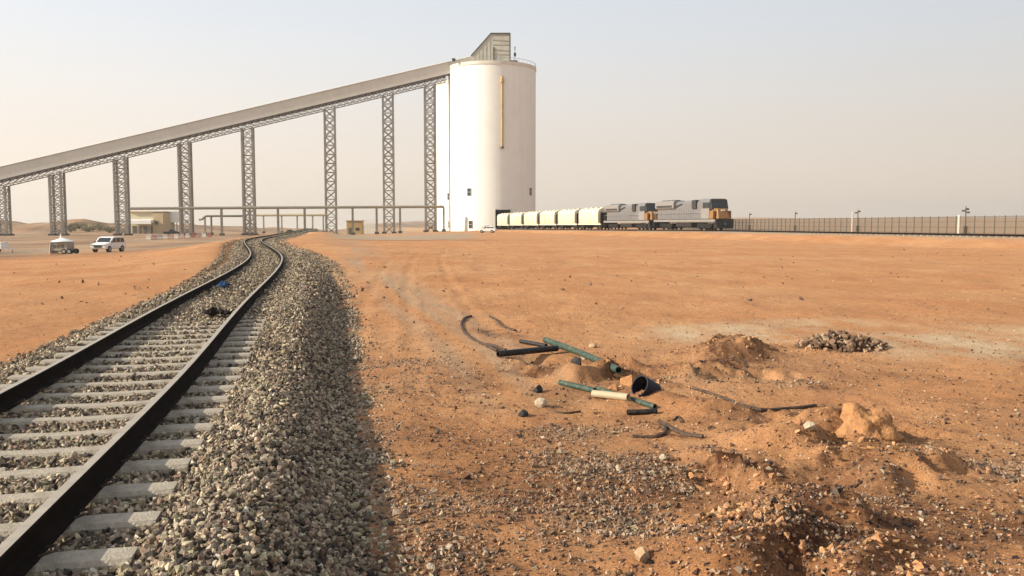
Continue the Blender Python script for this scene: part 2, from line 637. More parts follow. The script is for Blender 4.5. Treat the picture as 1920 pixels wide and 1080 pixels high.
def ground_z(X, Y, detail=True):
    X = np.asarray(X, float)
    Y = np.asarray(Y, float)
    z = np.zeros_like(X)
    # the yard to the left lies a little lower
    z -= 1.25 * sst((-X - 8) / 48) * sst((Y - 15) / 55)
    z -= 0.15 * sst((Y - 60) / 150)
    # spoil heaps and low rises far to the left
    far = sst((Y - 285) / 60)
    z += far * sst((-X - 95) / 50) * (2.6 + 1.6 * fbm(X / 26.0, Y / 30.0, 3))
    z += heap(X, Y, (-168, 330), 34, 30, 0, 1.6) + heap(X, Y, (-205, 340), 40, 30, 0, 2.0)
    # far dunes on the right, behind the fence, and the distant plain
    z += sst((Y - 330) / 700) * sst((X + 40) / 260) * (8.5 + 2.0 * fbm(X / 210.0, Y / 300.0, 3))
    uu = X / np.maximum(Y, 1.0)
    z -= np.maximum(Y - 315, 0) * 0.0122 * sst((-uu - 0.16) / 0.05) * sst((uu + 0.52) / 0.04)
    z += sst((uu + 0.16) / 0.05) * sst((Y - 900) / 1500) * (4.0 + 3.0 * fbm(X / 500.0, Y / 500.0, 3))
    # embankment of the main line
    dx, dy = X - TR_A[0], Y - TR_A[1]
    s = dx * TR_D[0] + dy * TR_D[1]
    lat = dx * TR_D[1] - dy * TR_D[0]
    crest = train_rail_z(s) - 0.24
    e = sst(1 - (np.abs(lat) - 2.3) / np.where(lat < 0, 6.5, 4.0))
    zz = crest * e + z * (1 - e)
    z = np.where(np.abs(s) < 420, np.maximum(z, zz), z)
    # ground stays under the near track's stones
    off = track_off(X, Y)
    near_track = sst(1 - (np.abs(off) - 2.2) / 2.5)
    z = z * (1 - near_track) + (np.minimum(z, 0.0) - 0.02) * near_track
    # sand banked up along the right of the far bend
    bank = sst((Y - 22) / 22) * sst((215 - Y) / 30)
    side = np.where(off > 0, sst(1 - (off - 3.2) / 15.0), sst(1 - (-off - 2.6) / 7.0))
    tgt = 0.24 + 0.10 * sst(1 - np.abs(off - 6) / 4) * sst((Y - 40) / 20)
    outer = np.abs(off) > 2.0
    z = np.where(outer, z + np.maximum(tgt - z, 0) * side * bank * sst((np.abs(off) - 2.0) / 0.3), z)
    if not detail:
        return z
    nr = np.exp(-np.maximum(Y - 4, 0) / 30.0)
    open_ = sst((np.abs(off) - 2.2) / 0.8)
    # rolling and trampled sand
    z += open_ * (0.05 * fbm(X / 2.6, Y / 2.6, 4) + 0.016 * nr * fbm(X * 2.2, Y * 2.2, 4, 0.6))
    z += open_ * 0.010 * nr * np.abs(fbm(X * 9, Y * 9, 3, 0.6))
    # ---- the dug-over patch on the right
    pit = [
        heap(X, Y, P2(1050, 680), 1.3, 0.5, R(-52), -0.13),
        heap(X, Y, P2(1330, 770), 0.95, 0.45, R(-50), 0.15, 0.9),       # smooth fresh heap
        heap(X, Y, P2(1440, 830), 0.75, 0.40, R(-48), 0.10, 0.9),
        heap(X, Y, P2(1235, 750), 0.4, 0.28, 0, 0.10),
        heap(X, Y, P2(1360, 670), 1.15, 0.6, R(8), 0.26, 0.8),         # dark earth mound
        heap(X, Y, P2(1575, 645), 1.05, 0.65, 0, 0.16, 0.9),            # under the rubble
        heap(X, Y, P2(1630, 815), 0.6, 0.40, 0, 0.07),
        heap(X, Y, P2(1560, 760), 1.6, 0.9, R(-20), -0.10),
        heap(X, Y, P2(1580, 880), 0.8, 0.45, R(-20), 0.06),
    ]
    for p in pit:
        z += p
    z += cliff(X, Y, P2(1285, 845), P2(1450, 925), 0.12, 0.7, 0.14) * 1.0
    z += cliff(X, Y, P2(1160, 690), P2(1500, 840), 0.0, 0.5, 0.2)
    z += cliff(X, Y, P2(1325, 1110), P2(1590, 965), 0.23, 1.0, 0.36)
    z += cliff(X, Y, P2(1560, 1100), P2(1700, 1010), 0.10, 0.5, 0.2)
    z += cliff(X, Y, P2(1660, 860), P2(1760, 925), 0.08, 0.6, 0.12)
    z += cliff(X, Y, P2(1500, 800), P2(1630, 840), 0.09, 0.5, 0.12)
    z += cliff(X, Y, P2(1070, 722), P2(1190, 682), 0.16, 0.7, 0.22)
    z += cliff(X, Y, P2(1160, 762), P2(1260, 722), 0.05, 0.5, 0.2)
    z += cliff(X, Y, P2(1290, 712), P2(1450, 655), 0.11, 0.8, 0.3)
    z += cliff(X, Y, P2(1470, 850), P2(1620, 800), 0.16, 0.7, 0.25)
    z += cliff(X, Y, P2(1640, 920), P2(1770, 870), 0.14, 0.7, 0.25)
    z += heap(X, Y, P2(1155, 690), 0.75, 0.2, R(-38), -0.20)
    z += cliff(X, Y, P2(950, 690), P2(1080, 720), 0.09, 0.4, 0.12)
    rough = np.zeros_like(X)
    for c, rx, ry in ((P2(1420, 1020), 1.0, 1.0), (P2(1360, 880), 0.9, 0.5), (P2(1360, 670), 1.1, 0.7), (P2(1100, 690), 1.5, 1.0), (P2(1620, 870), 1.2, 0.6), (P2(1600, 650), 1.0, 0.8)):
        rough += heap(X, Y, c, rx, ry, 0, 1.0)
    rough = np.clip(rough, 0, 1)
    tr = np.zeros_like(X)
    for c, rx, ry, rot, a in ((P2(1090, 690), 1.7, 0.75, R(-52), 1.0), (P2(1330, 700), 1.6, 0.8, R(-10), 0.8), (P2(1560, 790), 1.5, 0.9, R(-15), 0.8), (P2(1640, 870), 1.3, 0.6, R(-15), 0.9), (P2(1450, 900), 1.2, 0.5, R(-40), 0.7)):
        tr = np.maximum(tr, a * heap(X, Y, c, rx, ry, rot, 1.0, 0.6))
    rid = 1 - np.abs(fbm(X * 1.25 + 60, Y * 1.25 + 3, 3, 0.55)) * 1.6
    z += tr * (0.20 * (rid - 0.62) + 0.03 * fbm(X * 5.5, Y * 5.5, 3, 0.65))
    z += rough * (0.045 * fbm(X * 3.1 + 40, Y * 3.1, 4, 0.7) + 0.018 * fbm(X * 14, Y * 14, 2, 0.6))
    # wheel ruts sweeping from the silo past the pit
    for k, o in enumerate((0.0, 1.5, 2.6, 4.1)):
        xr = -4.2 + o + (-0.145 * (Y - 14)) * 1.0 + 0.0009 * (Y - 14) ** 2
        dr = np.abs(X - xr + 0.15 * perlin(Y / 3.0 + k * 7, Y * 0 + k))
        z -= (0.014 * sst(1 - dr / 0.2) - 0.009 * sst(1 - np.abs(dr - 0.28) / 0.14)) * sst((Y - 11) / 5) * sst((95 - Y) / 30) * open_
    return z


def axis_y():
    v = [-40, -25, -15, -9, -5, -2, 0, 1.0]
    y = 1.6
    while y < 40:
        v.append(y)
        y *= 1.0085
    while y < 420:
        v.append(y)
        y *= 1.016
    while y < 3000:
        v.append(y)
        y *= 1.07
    return np.array(v)


def axis_x():
    r = [0.0]
    x = 0.0
    while x < 2600:
        st = 0.04 if x < 3.2 else min(0.04 + (x - 3.2) * 0.022, 1.6) if x < 220 else (x - 220) * 0.06 + 1.6
        x += st
        r.append(x)
    r = np.array(r)
    return np.concatenate([-r[:0:-1], r])


ax, ay = axis_x(), axis_y()
GX, GY = np.meshgrid(ax + 0.8, ay)
GZ = ground_z(GX, GY)
nxx, nyy = GX.shape[1], GX.shape[0]
me = bpy.data.meshes.new('ground')
me.vertices.add(nxx * nyy)
me.vertices.foreach_set('co', np.stack([GX, GY, GZ], -1).astype(np.float32).ravel())
ii = (np.arange(nyy - 1)[:, None] * nxx + np.arange(nxx - 1)[None, :]).ravel()
quads = np.stack([ii, ii + 1, ii + 1 + nxx, ii + nxx], -1).astype(np.int32)
me.loops.add(quads.size)
me.loops.foreach_set('vertex_index', quads.ravel())
me.polygons.add(len(quads))
me.polygons.foreach_set('loop_start', np.arange(0, quads.size, 4, dtype=np.int32))
me.polygons.foreach_set('loop_total', np.full(len(quads), 4, np.int32))
me.polygons.foreach_set('use_smooth', np.ones(len(quads), bool))
me.update()


def mask_earth_shade(X, Y):
    """dark, root-filled turned earth and charcoal and, in places, shade painted into the soil colour"""
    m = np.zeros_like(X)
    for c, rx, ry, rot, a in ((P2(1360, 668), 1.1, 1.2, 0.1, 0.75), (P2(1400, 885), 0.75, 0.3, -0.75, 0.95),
                              (P2(1470, 1045), 0.95, 0.42, 0.75, 1.0), (P2(1600, 1030), 0.35, 0.6, 0.5, 0.6),  # first patch: shade of the hollow below the gravel bank, painted dark
                              (P2(1580, 820), 0.6, 0.25, -0.2, 0.95), (P2(1700, 885), 0.5, 0.3, -0.5, 0.5),  # first patch: painted shade under the broken sand edge
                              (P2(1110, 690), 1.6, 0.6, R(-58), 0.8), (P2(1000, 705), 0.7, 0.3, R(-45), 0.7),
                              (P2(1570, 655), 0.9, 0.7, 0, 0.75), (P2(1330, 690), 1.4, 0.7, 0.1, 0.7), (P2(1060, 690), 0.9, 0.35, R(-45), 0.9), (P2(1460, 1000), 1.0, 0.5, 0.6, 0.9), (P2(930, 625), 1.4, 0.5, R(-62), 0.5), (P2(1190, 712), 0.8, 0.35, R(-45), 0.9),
                              (P2(1270, 810), 0.4, 0.1, R(-30), 0.8), (P2(1150, 690), 1.0, 0.16, R(-40), 0.9)):  # last thin patch: painted shadow of the trench under the green conduit
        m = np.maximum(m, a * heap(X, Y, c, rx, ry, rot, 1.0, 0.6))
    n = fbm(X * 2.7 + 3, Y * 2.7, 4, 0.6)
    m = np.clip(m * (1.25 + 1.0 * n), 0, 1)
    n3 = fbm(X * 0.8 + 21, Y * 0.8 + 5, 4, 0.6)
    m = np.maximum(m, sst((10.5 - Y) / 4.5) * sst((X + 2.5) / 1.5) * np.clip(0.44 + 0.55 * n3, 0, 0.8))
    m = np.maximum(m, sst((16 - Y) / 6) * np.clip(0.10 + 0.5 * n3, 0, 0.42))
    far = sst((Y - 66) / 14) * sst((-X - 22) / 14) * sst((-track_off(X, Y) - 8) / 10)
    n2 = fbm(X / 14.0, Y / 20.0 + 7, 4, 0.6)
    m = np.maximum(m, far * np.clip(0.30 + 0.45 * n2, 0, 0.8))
    road = np.exp(-((Y - 110 - 2.0 * perlin(X / 9.0, Y * 0)) / 3.0) ** 2) * sst((-X + 6) / 12) * sst((track_off(X, Y) - 7) / 4)  # shadowed drop at the gravel's near edge, painted as a dark band
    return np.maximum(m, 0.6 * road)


def mask_gravel(X, Y):
    """where small stones lie on the sand"""
    n = fbm(X * 0.9 + 30, Y * 0.9 + 8, 4, 0.6)
    off = track_off(X, Y)
    m = sst(1 - (off - 2.6) / 1.0) * (off > 2.0) * 0.6
    for c, rx, ry, rot, a in ((P2(1180, 880), 1.3, 1.1, R(-35), 0.9), (P2(1200, 970), 1.0, 0.6, 0, 1.0), (P2(1400, 1010), 0.9, 0.6, 0, 1.0),
                              (P2(1090, 810), 0.9, 0.5, 0, 0.8), (P2(760, 690), 1.1, 2.6, R(12), 0.6), (P2(860, 960), 1.3, 1.6, 0, 0.45),
                              (P2(1350, 715), 1.6, 0.7, 0, 0.6), (P2(1850, 880), 0.9, 0.5, 0, 0.8), (P2(1620, 930), 0.8, 0.5, 0, 0.3)):
        m = np.maximum(m, a * heap(X, Y, c, rx, ry, rot, 1.0, 0.7))
    return np.clip(m * (0.65 + 1.1 * n) + 0.03, 0, 1)


def mask_pale(X, Y):
    m = np.zeros_like(X)
    for c, rx, ry, rot, a in ((P2(1400, 625), 2.9, 2.0, 0, 0.9), (P2(1560, 610), 2.2, 1.9, 0, 0.9), (P2(1830, 650), 3.3, 2.4, 0, 1.0), (P2(1990, 640), 3.0, 3.0, 0, 0.9)):
        m = np.maximum(m, a * heap(X, Y, c, rx, ry, rot, 1.0, 0.6))
    n = fbm(X * 0.8, Y * 0.55 + 4, 4, 0.6)
    return np.clip(m * (0.75 + 0.9 * n), 0, 1)


def mask_grey(X, Y):
    """grey gravel of roads, yard and formation, plus haze painted onto the far ground"""
    dx, dy = X - TR_A[0], Y - TR_A[1]
    s = dx * TR_D[0] + dy * TR_D[1]
    lat = dx * TR_D[1] - dy * TR_D[0]
    m = 0.8 * sst(1 - (np.abs(lat) - 2.6) / 2.2)
    n = fbm(X / 9.0, Y / 9.0, 4, 0.6)
    # dusty band where vehicles drive, in long streaks
    pts_ = [P2(648, 452), P2(690, 500), P2(770, 570), P2(880, 640), P2(1000, 745)]
    for a, b in zip(pts_[:-1], pts_[1:]):
        d, t, side = seg_dist(X, Y, a, b)
        wd = 0.9 + Y * 0.03
        st = np.clip(0.5 + 0.9 * perlin(side * 3.1 / (1 + Y * 0.02) + 3, Y * 0.06), 0, 1)
        m = np.maximum(m, 0.7 * sst(1 - d / wd) * st)
    # gravel road in front of the silos
    m = np.maximum(m, 1.0 * sst((Y - 110) / 5) * sst((200 - Y) / 30) * sst((-X - 3 + (Y - 120) * -0.02) / 6) * sst((track_off(X, Y) - 5) / 5))
    # yard on the left
    m = np.maximum(m, 0.75 * sst((-X - 40 + 8 * n) / 12) * sst((Y - 70 - 8 * n) / 22))
    m = np.maximum(m, 0.6 * sst((Y - 190) / 20) * sst((-X - 5) / 25))
    m = np.maximum(m, 0.55 * sst((Y - 300) / 250))  # greyer with distance: haze painted into the ground colour
    m = np.maximum(m, 0.7 * sst((Y - 150) / 40) * sst((X - 60) / 10))
    return np.clip(m * (0.85 + 0.5 * n), 0, 1)


msk = np.stack([mask_grey(GX, GY), mask_pale(GX, GY), mask_earth_shade(GX, GY), mask_gravel(GX, GY)], -1)
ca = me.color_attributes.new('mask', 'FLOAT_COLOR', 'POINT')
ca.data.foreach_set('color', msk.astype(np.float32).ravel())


def ground_material():
    m, nt, bs = nodes_of('desert_sand')
    N, L = nt.nodes, nt.links
    tc = N.new('ShaderNodeTexCoord')
    at = N.new('ShaderNodeAttribute')
    at.attribute_name = 'mask'
    sep = N.new('ShaderNodeSeparateColor')
    L.new(at.outputs['Color'], sep.inputs[0])

    def noise(scale, detail=6, rough=0.6, stretch=None):
        n = N.new('ShaderNodeTexNoise')
        n.inputs['Scale'].default_value = scale
        n.inputs['Detail'].default_value = detail
        n.inputs['Roughness'].default_value = rough
        if stretch:
            mp = N.new('ShaderNodeMapping')
            mp.inputs['Scale'].default_value = stretch
            L.new(tc.outputs['Object'], mp.inputs['Vector'])
            L.new(mp.outputs[0], n.inputs['Vector'])
        else:
            L.new(tc.outputs['Object'], n.inputs['Vector'])
        return n.outputs[0]

    def rng(src, a, b, c=0.0, d=1.0):
        r_ = N.new('ShaderNodeMapRange')
        for i, q in enumerate((a, b, c, d)):
            r_.inputs[i + 1].default_value = q
        L.new(src, r_.inputs[0])
        return r_.outputs[0]

    def mix(f, a, b, mode='MIX'):
        x = N.new('ShaderNodeMix')
        x.data_type = 'RGBA'
        x.blend_type = mode
        for sock, q in ((0, f), (6, a), (7, b)):
            if isinstance(q, (int, float)):
                x.inputs[sock].default_value = q
            elif isinstance(q, tuple):
                x.inputs[sock].default_value = (*q, 1)
            else:
                L.new(q, x.inputs[sock])
        return x.outputs[2]

    def mul(a, b):
        x = N.new('ShaderNodeMath')
        x.operation = 'MULTIPLY'
        for i, q in enumerate((a, b)):
            if isinstance(q, (int, float)):
                x.inputs[i].default_value = q
            else:
                L.new(q, x.inputs[i])
        return x.outputs[0]

    c = mix(rng(noise(0.22, 5), 0.35, 0.65), (0.60, 0.31, 0.138), (0.52, 0.228, 0.088))
    c = mix(rng(noise(0.9, 6, 0.7, (1, 0.35, 1)), 0.45, 0.68, 0, 0.7), c, (0.40, 0.175, 0.075))
    c = mix(rng(noise(4.5, 7, 0.7), 0.48, 0.68, 0, 0.6), c, (0.30, 0.145, 0.07))
    c = mix(rng(noise(0.05, 4, 0.5, (1, 2.2, 1)), 0.5, 0.7, 0, 0.4), c, (0.60, 0.35, 0.18))
    # grit: dark and light grains
    c = mix(rng(noise(60, 3, 0.6), 0.53, 0.64, 0, 0.65), c, (0.17, 0.09, 0.05))
    c = mix(rng(noise(22, 4, 0.65), 0.58, 0.66, 0, 0.55), c, (0.22, 0.11, 0.06))
    c = mix(rng(noise(48, 3, 0.6), 0.62, 0.72, 0, 0.45), c, (0.62, 0.43, 0.27))
    grit = mul(at.outputs['Alpha'], rng(noise(38, 4, 0.65), 0.44, 0.60))
    c = mix(mul(grit, 0.75), c, (0.26, 0.19, 0.13))
    c = mix(mul(at.outputs['Alpha'], rng(noise(29, 4, 0.65), 0.56, 0.66, 0, 0.8)), c, (0.55, 0.45, 0.33))
    # grey gravel / pale crust / dark turned earth with painted shade
    c = mix(sep.outputs[0], c, mix(rng(noise(6, 6, 0.75), 0.38, 0.65), (0.30, 0.235, 0.16), (0.40, 0.31, 0.21)))
    c = mix(mul(sep.outputs[1], rng(noise(3.0, 6, 0.7, (1, 0.5, 1)), 0.3, 0.6, 0.5, 0.95)), c, (0.56, 0.42, 0.26))
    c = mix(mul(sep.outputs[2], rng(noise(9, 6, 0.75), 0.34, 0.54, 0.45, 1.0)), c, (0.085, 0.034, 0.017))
    L.new(c, bs.inputs['Base Color'])
    bs.inputs['Roughness'].default_value = 0.95
    bs.inputs['Specular IOR Level'].default_value = 0.1

    def bump(h, dist, strength, prev=None):
        b = N.new('ShaderNodeBump')
        b.inputs['Distance'].default_value = dist
        b.inputs['Strength'].default_value = strength
        L.new(h, b.inputs['Height'])
        if prev:
            L.new(prev, b.inputs['Normal'])
        return b.outputs[0]
    nb = bump(noise(5.5, 8, 0.75), 0.10, 0.7)
    nb = bump(noise(34, 5, 0.7), 0.022, 0.8, nb)
    L.new(nb, bs.inputs['Normal'])
    return m


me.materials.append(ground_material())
ground = bpy.data.objects.new('ground', me)
COL.objects.link(ground)
tag(ground, kind='structure')


def gz(x, y, detail=True):
    return float(ground_z(np.array([x]), np.array([y]), detail)[0])


# ------------------------------------------------------------------ stones joined in bulk
def hull_shapes(n, npts, seed):
    rg = np.random.default_rng(seed)
    out = []
    for k in range(n):
        p = rg.normal(size=(npts, 3))
        p /= np.linalg.norm(p, axis=1)[:, None]
        p = np.sign(p) * np.abs(p) ** rg.uniform(0.45, 0.9)
        p *= rg.uniform(0.65, 1.2, (npts, 1)) * np.array([1.0, rg.uniform(0.65, 1.0), rg.uniform(0.5, 0.85)])
        bm = bmesh.new()
        for q in p:
            bm.verts.new(q)
        r_ = bmesh.ops.convex_hull(bm, input=bm.verts)
        bmesh.ops.delete(bm, geom=[g for g in r_['geom_interior'] if isinstance(g, bmesh.types.BMVert)], context='VERTS')
        bmesh.ops.triangulate(bm, faces=bm.faces)
        bmesh.ops.recalc_face_normals(bm, faces=bm.faces)
        bm.verts.index_update()
        V = np.array([v.co[:] for v in bm.verts])
        F = np.array([[v.index for v in f.verts] for f in bm.faces])
        bm.free()
        out.append((V, F))
    return out


SHAPES = hull_shapes(18, 10, 11)
SHAPES_SMALL = hull_shapes(10, 8, 12)


def rot_mats(n, rg):
    q = rg.normal(size=(n, 4))
    q /= np.linalg.norm(q, axis=1)[:, None]
    w, x, y, z = q.T
    return np.stack([np.stack([1 - 2 * (y * y + z * z), 2 * (x * y - z * w), 2 * (x * z + y * w)], -1),
                     np.stack([2 * (x * y + z * w), 1 - 2 * (x * x + z * z), 2 * (y * z - x * w)], -1),
                     np.stack([2 * (x * z - y * w), 2 * (y * z + x * w), 1 - 2 * (x * x + y * y)], -1)], 1)


def stones(name, pos, size, tint, m, shapes=SHAPES, seed=1, parent=None):
    """pos (n,3), size (n,), tint (n,3): one mesh of many loose stones"""
    rg = np.random.default_rng(seed)
    n = len(pos)
    which = rg.integers(0, len(shapes), n)
    VS, FS, TS = [], [], []
    off = 0
    for k, (V, F) in enumerate(shapes):
        idx = np.nonzero(which == k)[0]
        if not len(idx):
            continue
        Rm = rot_mats(len(idx), rg)
        vv = np.einsum('nij,vj->nvi', Rm, V) * size[idx][:, None, None] + pos[idx][:, None, :]
        ff = F[None] + (np.arange(len(idx)) * len(V))[:, None, None] + off
        VS.append(vv.reshape(-1, 3))
        FS.append(ff.reshape(-1, 3))
        TS.append(np.repeat(tint[idx], len(V), axis=0))
        off += len(idx) * len(V)
    V = np.concatenate(VS).astype(np.float32)
    F = np.concatenate(FS).astype(np.int32)
    T = np.concatenate(TS)
    me = bpy.data.meshes.new(name)
    me.vertices.add(len(V))
    me.vertices.foreach_set('co', V.ravel())
    me.loops.add(F.size)
    me.loops.foreach_set('vertex_index', F.ravel())
    me.polygons.add(len(F))
    me.polygons.foreach_set('loop_start', np.arange(0, F.size, 3, dtype=np.int32))
    me.polygons.foreach_set('loop_total', np.full(len(F), 3, np.int32))
    me.polygons.foreach_set('use_smooth', np.zeros(len(F), bool))
    me.update()
    c = me.color_attributes.new('tint', 'FLOAT_COLOR', 'POINT')
    c.data.foreach_set('color', np.concatenate([T, np.ones((len(T), 1))], 1).astype(np.float32).ravel())
    me.materials.append(m)
    o = bpy.data.objects.new(name, me)
    COL.objects.link(o)
    tag(o, kind='stuff')
    if parent:
        o.parent = parent
    return o


def palette(n, cols, rg, jit=0.2):
    cols = np.array(cols)
    c = cols[rg.integers(0, len(cols), n)]
    return c * rg.uniform(1 - jit, 1 + jit, (n, 1)) * rg.uniform(0.95, 1.05, (n, 3))


# ------------------------------------------------------------------ bed of the near track
def bed_profile(Y):
    """lateral offsets and heights of the ballast shoulder at distance Y (left toe .. right toe)"""
    fill = sst((Y - 13.0) / 6.0)
    top = 0.275 + 0.065 * fill
    wl = 2.35
    wr = 2.75 + 0.38 * sst((Y - 8) / 20)
    return top, wl, wr


def bed_z(o, Y):
    top, wl, wr = bed_profile(Y)
    zb = ground_z(track_x(Y) + o, Y, False) - 0.06
    hump = 0.14 * sst((o - 1.2) / 0.5) * sst((2.5 - o) / 0.75)        # stones heaped on the right shoulder
    zc = top + hump
    right = np.where(o > 1.82, zc + (zb - zc) * sst((o - 1.82) / (wr + 0.10 - 1.82)), zc)
    left = np.where(o < -1.45, zc + (zb - zc) * np.clip((-o - 1.45) / (wl - 1.45), 0, 1), zc)
    zz = np.where(o > 0, right, left)
    # under the rails and in the cribs the stones lie lower near the camera
    crib = sst(1 - np.abs(np.abs(o) - 0.75) / 0.2) * 0.035
    return zz - crib


yb = np.concatenate([np.arange(-8, 30, 0.25), np.arange(30, 300, 1.5)])
ob = np.array([-2.36, -2.1, -1.8, -1.45, -1.2, -0.95, -0.75, -0.55, 0, 0.55, 0.75, 0.95, 1.2, 1.4, 1.6, 1.85, 2.0, 2.2, 2.4, 2.6, 2.8, 3.0, 3.26])
YB, OB = np.meshgrid(yb, ob, indexing='ij')
slb = track_slope(YB)
inv = 1 / np.sqrt(1 + slb ** 2)
XB = track_x(YB) + OB * inv
YBB = YB - OB * slb * inv
ZB = bed_z(OB, YB) - 0.05
mbb = MB()
nb_ = len(ob)
mbb.v = [tuple(p) for p in np.stack([XB, YBB, ZB], -1).reshape(-1, 3)]
mbb.f = [(i * nb_ + j, i * nb_ + j + 1, (i + 1) * nb_ + j + 1, (i + 1) * nb_ + j) for i in range(len(yb) - 1) for j in range(nb_ - 1)]


def bed_material():
    m, nt, bs = nodes_of('ballast_bed')
    N, L = nt.nodes, nt.links
    tc = N.new('ShaderNodeTexCoord')
    vo = N.new('ShaderNodeTexVoronoi')
    vo.inputs['Scale'].default_value = 14
    L.new(tc.outputs['Object'], vo.inputs['Vector'])
    cr = N.new('ShaderNodeValToRGB')
    cr.color_ramp.elements[0].color = (0.10, 0.08, 0.058, 1)
    cr.color_ramp.elements[1].color = (0.34, 0.28, 0.20, 1)
    sp = N.new('ShaderNodeSeparateColor')
    L.new(vo.outputs['Color'], sp.inputs[0])
    L.new(sp.outputs[0], cr.inputs[0])
    L.new(cr.outputs[0], bs.inputs['Base Color'])
    bs.inputs['Roughness'].default_value = 0.95
    bp = N.new('ShaderNodeBump')
    bp.inputs['Distance'].default_value = 0.05
    bp.inputs['Strength'].default_value = 0.9
    bp.invert = True
    L.new(vo.outputs['Distance'], bp.inputs['Height'])
    L.new(bp.outputs[0], bs.inputs['Normal'])
    return m


bed = mbb.obj('track_bed', bed_material(), smooth=False)
tag(bed, kind='structure')


def ballast_zone(y0, y1, per_m2, s0, s1, seed, lo=-2.5, hi=3.35):
    rg = np.random.default_rng(seed)
    n = int((y1 - y0) * (hi - lo) * per_m2)
    Y = rg.uniform(y0, y1, n)
    O = rg.uniform(lo, hi, n)
    # ragged toes
    edge_r = bed_profile(Y)[2] + 0.16 * perlin(Y * 1.7, Y * 0 + 3) + rg.exponential(0.07, n)
    edge_l = -(bed_profile(Y)[1] + 0.14 * perlin(Y * 1.9, Y * 0 + 9) + rg.exponential(0.08, n))
    keep = (O < edge_r) & (O > edge_l)
    Y, O = Y[keep], O[keep]
    n = len(Y)
    sl = track_slope(Y)
    iv = 1 / np.sqrt(1 + sl ** 2)
    X2, Y2 = track_x(Y) + O * iv, Y - O * sl * iv
    size = rg.uniform(s0, s1, n) * (0.85 + 0.3 * rg.random(n))
    zg = ground_z(X2, Y2, False)
    Z = np.maximum(bed_z(O, Y), zg) + rg.uniform(-0.9, 0.75, n) * size
    t = palette(n, [(0.32, 0.25, 0.17), (0.14, 0.105, 0.075), (0.50, 0.40, 0.27), (0.27, 0.22, 0.14), (0.26, 0.175, 0.12), (0.06, 0.047, 0.038), (0.16, 0.125, 0.09), (0.37, 0.295, 0.20)], rg)
    t[rg.random(n) < 0.02] = (0.50, 0.44, 0.34)
    return np.stack([X2, Y2, Z], -1), size, t, O, Y


# ------------------------------------------------------------------ near railway track
SL_P = 0.60
slp0 = 2.0
trk = empty('railway_track', (float(track_x(6.0)), 6.0, 0.0))
tag(trk, 'near single railway track on concrete sleepers curving away towards the gallery towers', 'railway track')
TRK_INV = Matrix.Translation(-trk.location)


def rail_profile():
    return [(-0.075, 0), (0.075, 0), (0.075, 0.012), (0.022, 0.035), (0.0085, 0.05), (0.0085, 0.125), (0.036, 0.138), (0.037, 0.162), (0.030, 0.172), (-0.030, 0.172), (-0.037, 0.162), (-0.036, 0.138), (-0.0085, 0.125), (-0.0085, 0.05), (-0.022, 0.035), (-0.075, 0.012)]


def sweep_rail(name, pts, parent, inv):
    prof = rail_profile()
    n = len(prof)
    V, F = [], []
    for i, p in enumerate(pts):
        a = pts[max(i - 1, 0)]
        b = pts[min(i + 1, len(pts) - 1)]
        d = Vector((b[0] - a[0], b[1] - a[1], 0)).normalized()
        nrm = Vector((d.y, -d.x, 0))
        for u, w in prof:
            V.append(inv @ Vector((p[0] + nrm.x * u, p[1] + nrm.y * u, p[2] - 0.172 + w)))
    mi = []
    for i in range(len(pts) - 1):
        for k in range(n):
            k2 = (k + 1) % n
            F.append((i * n + k, i * n + k2, (i + 1) * n + k2, (i + 1) * n + k))
            mi.append(1 if k == 8 else 0)
    F.append(tuple(range(n)))
    F.append(tuple((len(pts) - 1) * n + k for k in range(n)))
    mi += [0, 0]
    me = bpy.data.meshes.new(name)
    me.from_pydata(V, [], F)
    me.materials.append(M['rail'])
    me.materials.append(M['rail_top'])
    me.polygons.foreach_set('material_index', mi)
    o = bpy.data.objects.new(name, me)
    COL.objects.link(o)
    o.parent = parent
    return o


yr = np.concatenate([np.arange(-6, 20, 0.5), np.arange(20, 290, 1.0)])
for sgn in (-1, 1):
    sl = track_slope(yr)
    iv = 1 / np.sqrt(1 + sl ** 2)
    xs_, ys_ = track_x(yr) + sgn * 0.755 * iv, yr - sgn * 0.755 * sl * iv
    sweep_rail('rail', [(a, b, RAIL_Z) for a, b in zip(xs_, ys_)], trk, TRK_INV)

# sleeper: waisted concrete monoblock
sv = MB()
secs = [(-1.30, 0.10, 0.0), (-1.28, 0.105, 0.0), (-0.95, 0.11, 0.0), (-0.55, 0.095, -0.012), (0, 0.085, -0.02), (0.55, 0.095, -0.012), (0.95, 0.11, 0.0), (1.28, 0.105, 0.0), (1.30, 0.10, 0.0)]
for x, hw, dz in secs:
    sv.v += [(x, -hw - 0.03, -0.21), (x, hw + 0.03, -0.21), (x, hw, dz - 0.025), (x, hw - 0.022, dz), (x, -hw + 0.022, dz), (x, -hw, dz - 0.025)]
for i in range(len(secs) - 1):
    for k in range(6):
        sv.f.append((i * 6 + k, i * 6 + (k + 1) % 6, (i + 1) * 6 + (k + 1) % 6, (i + 1) * 6 + k))
sv.f += [tuple(range(6)), tuple((len(secs) - 1) * 6 + k for k in range(6))]
sleeper_me = sv.mesh('sleeper', M['concrete'])
clip = MB()
clip.tube([(-0.03, -0.06, 0.035), (0.02, -0.05, 0.05), (0.035, 0, 0.04), (0.02, 0.05, 0.05), (-0.03, 0.06, 0.035)], 0.009, 5)
clip_me = clip.mesh('rail_clip', M['clip'])
SLP = []
y = -3.4
k = 0
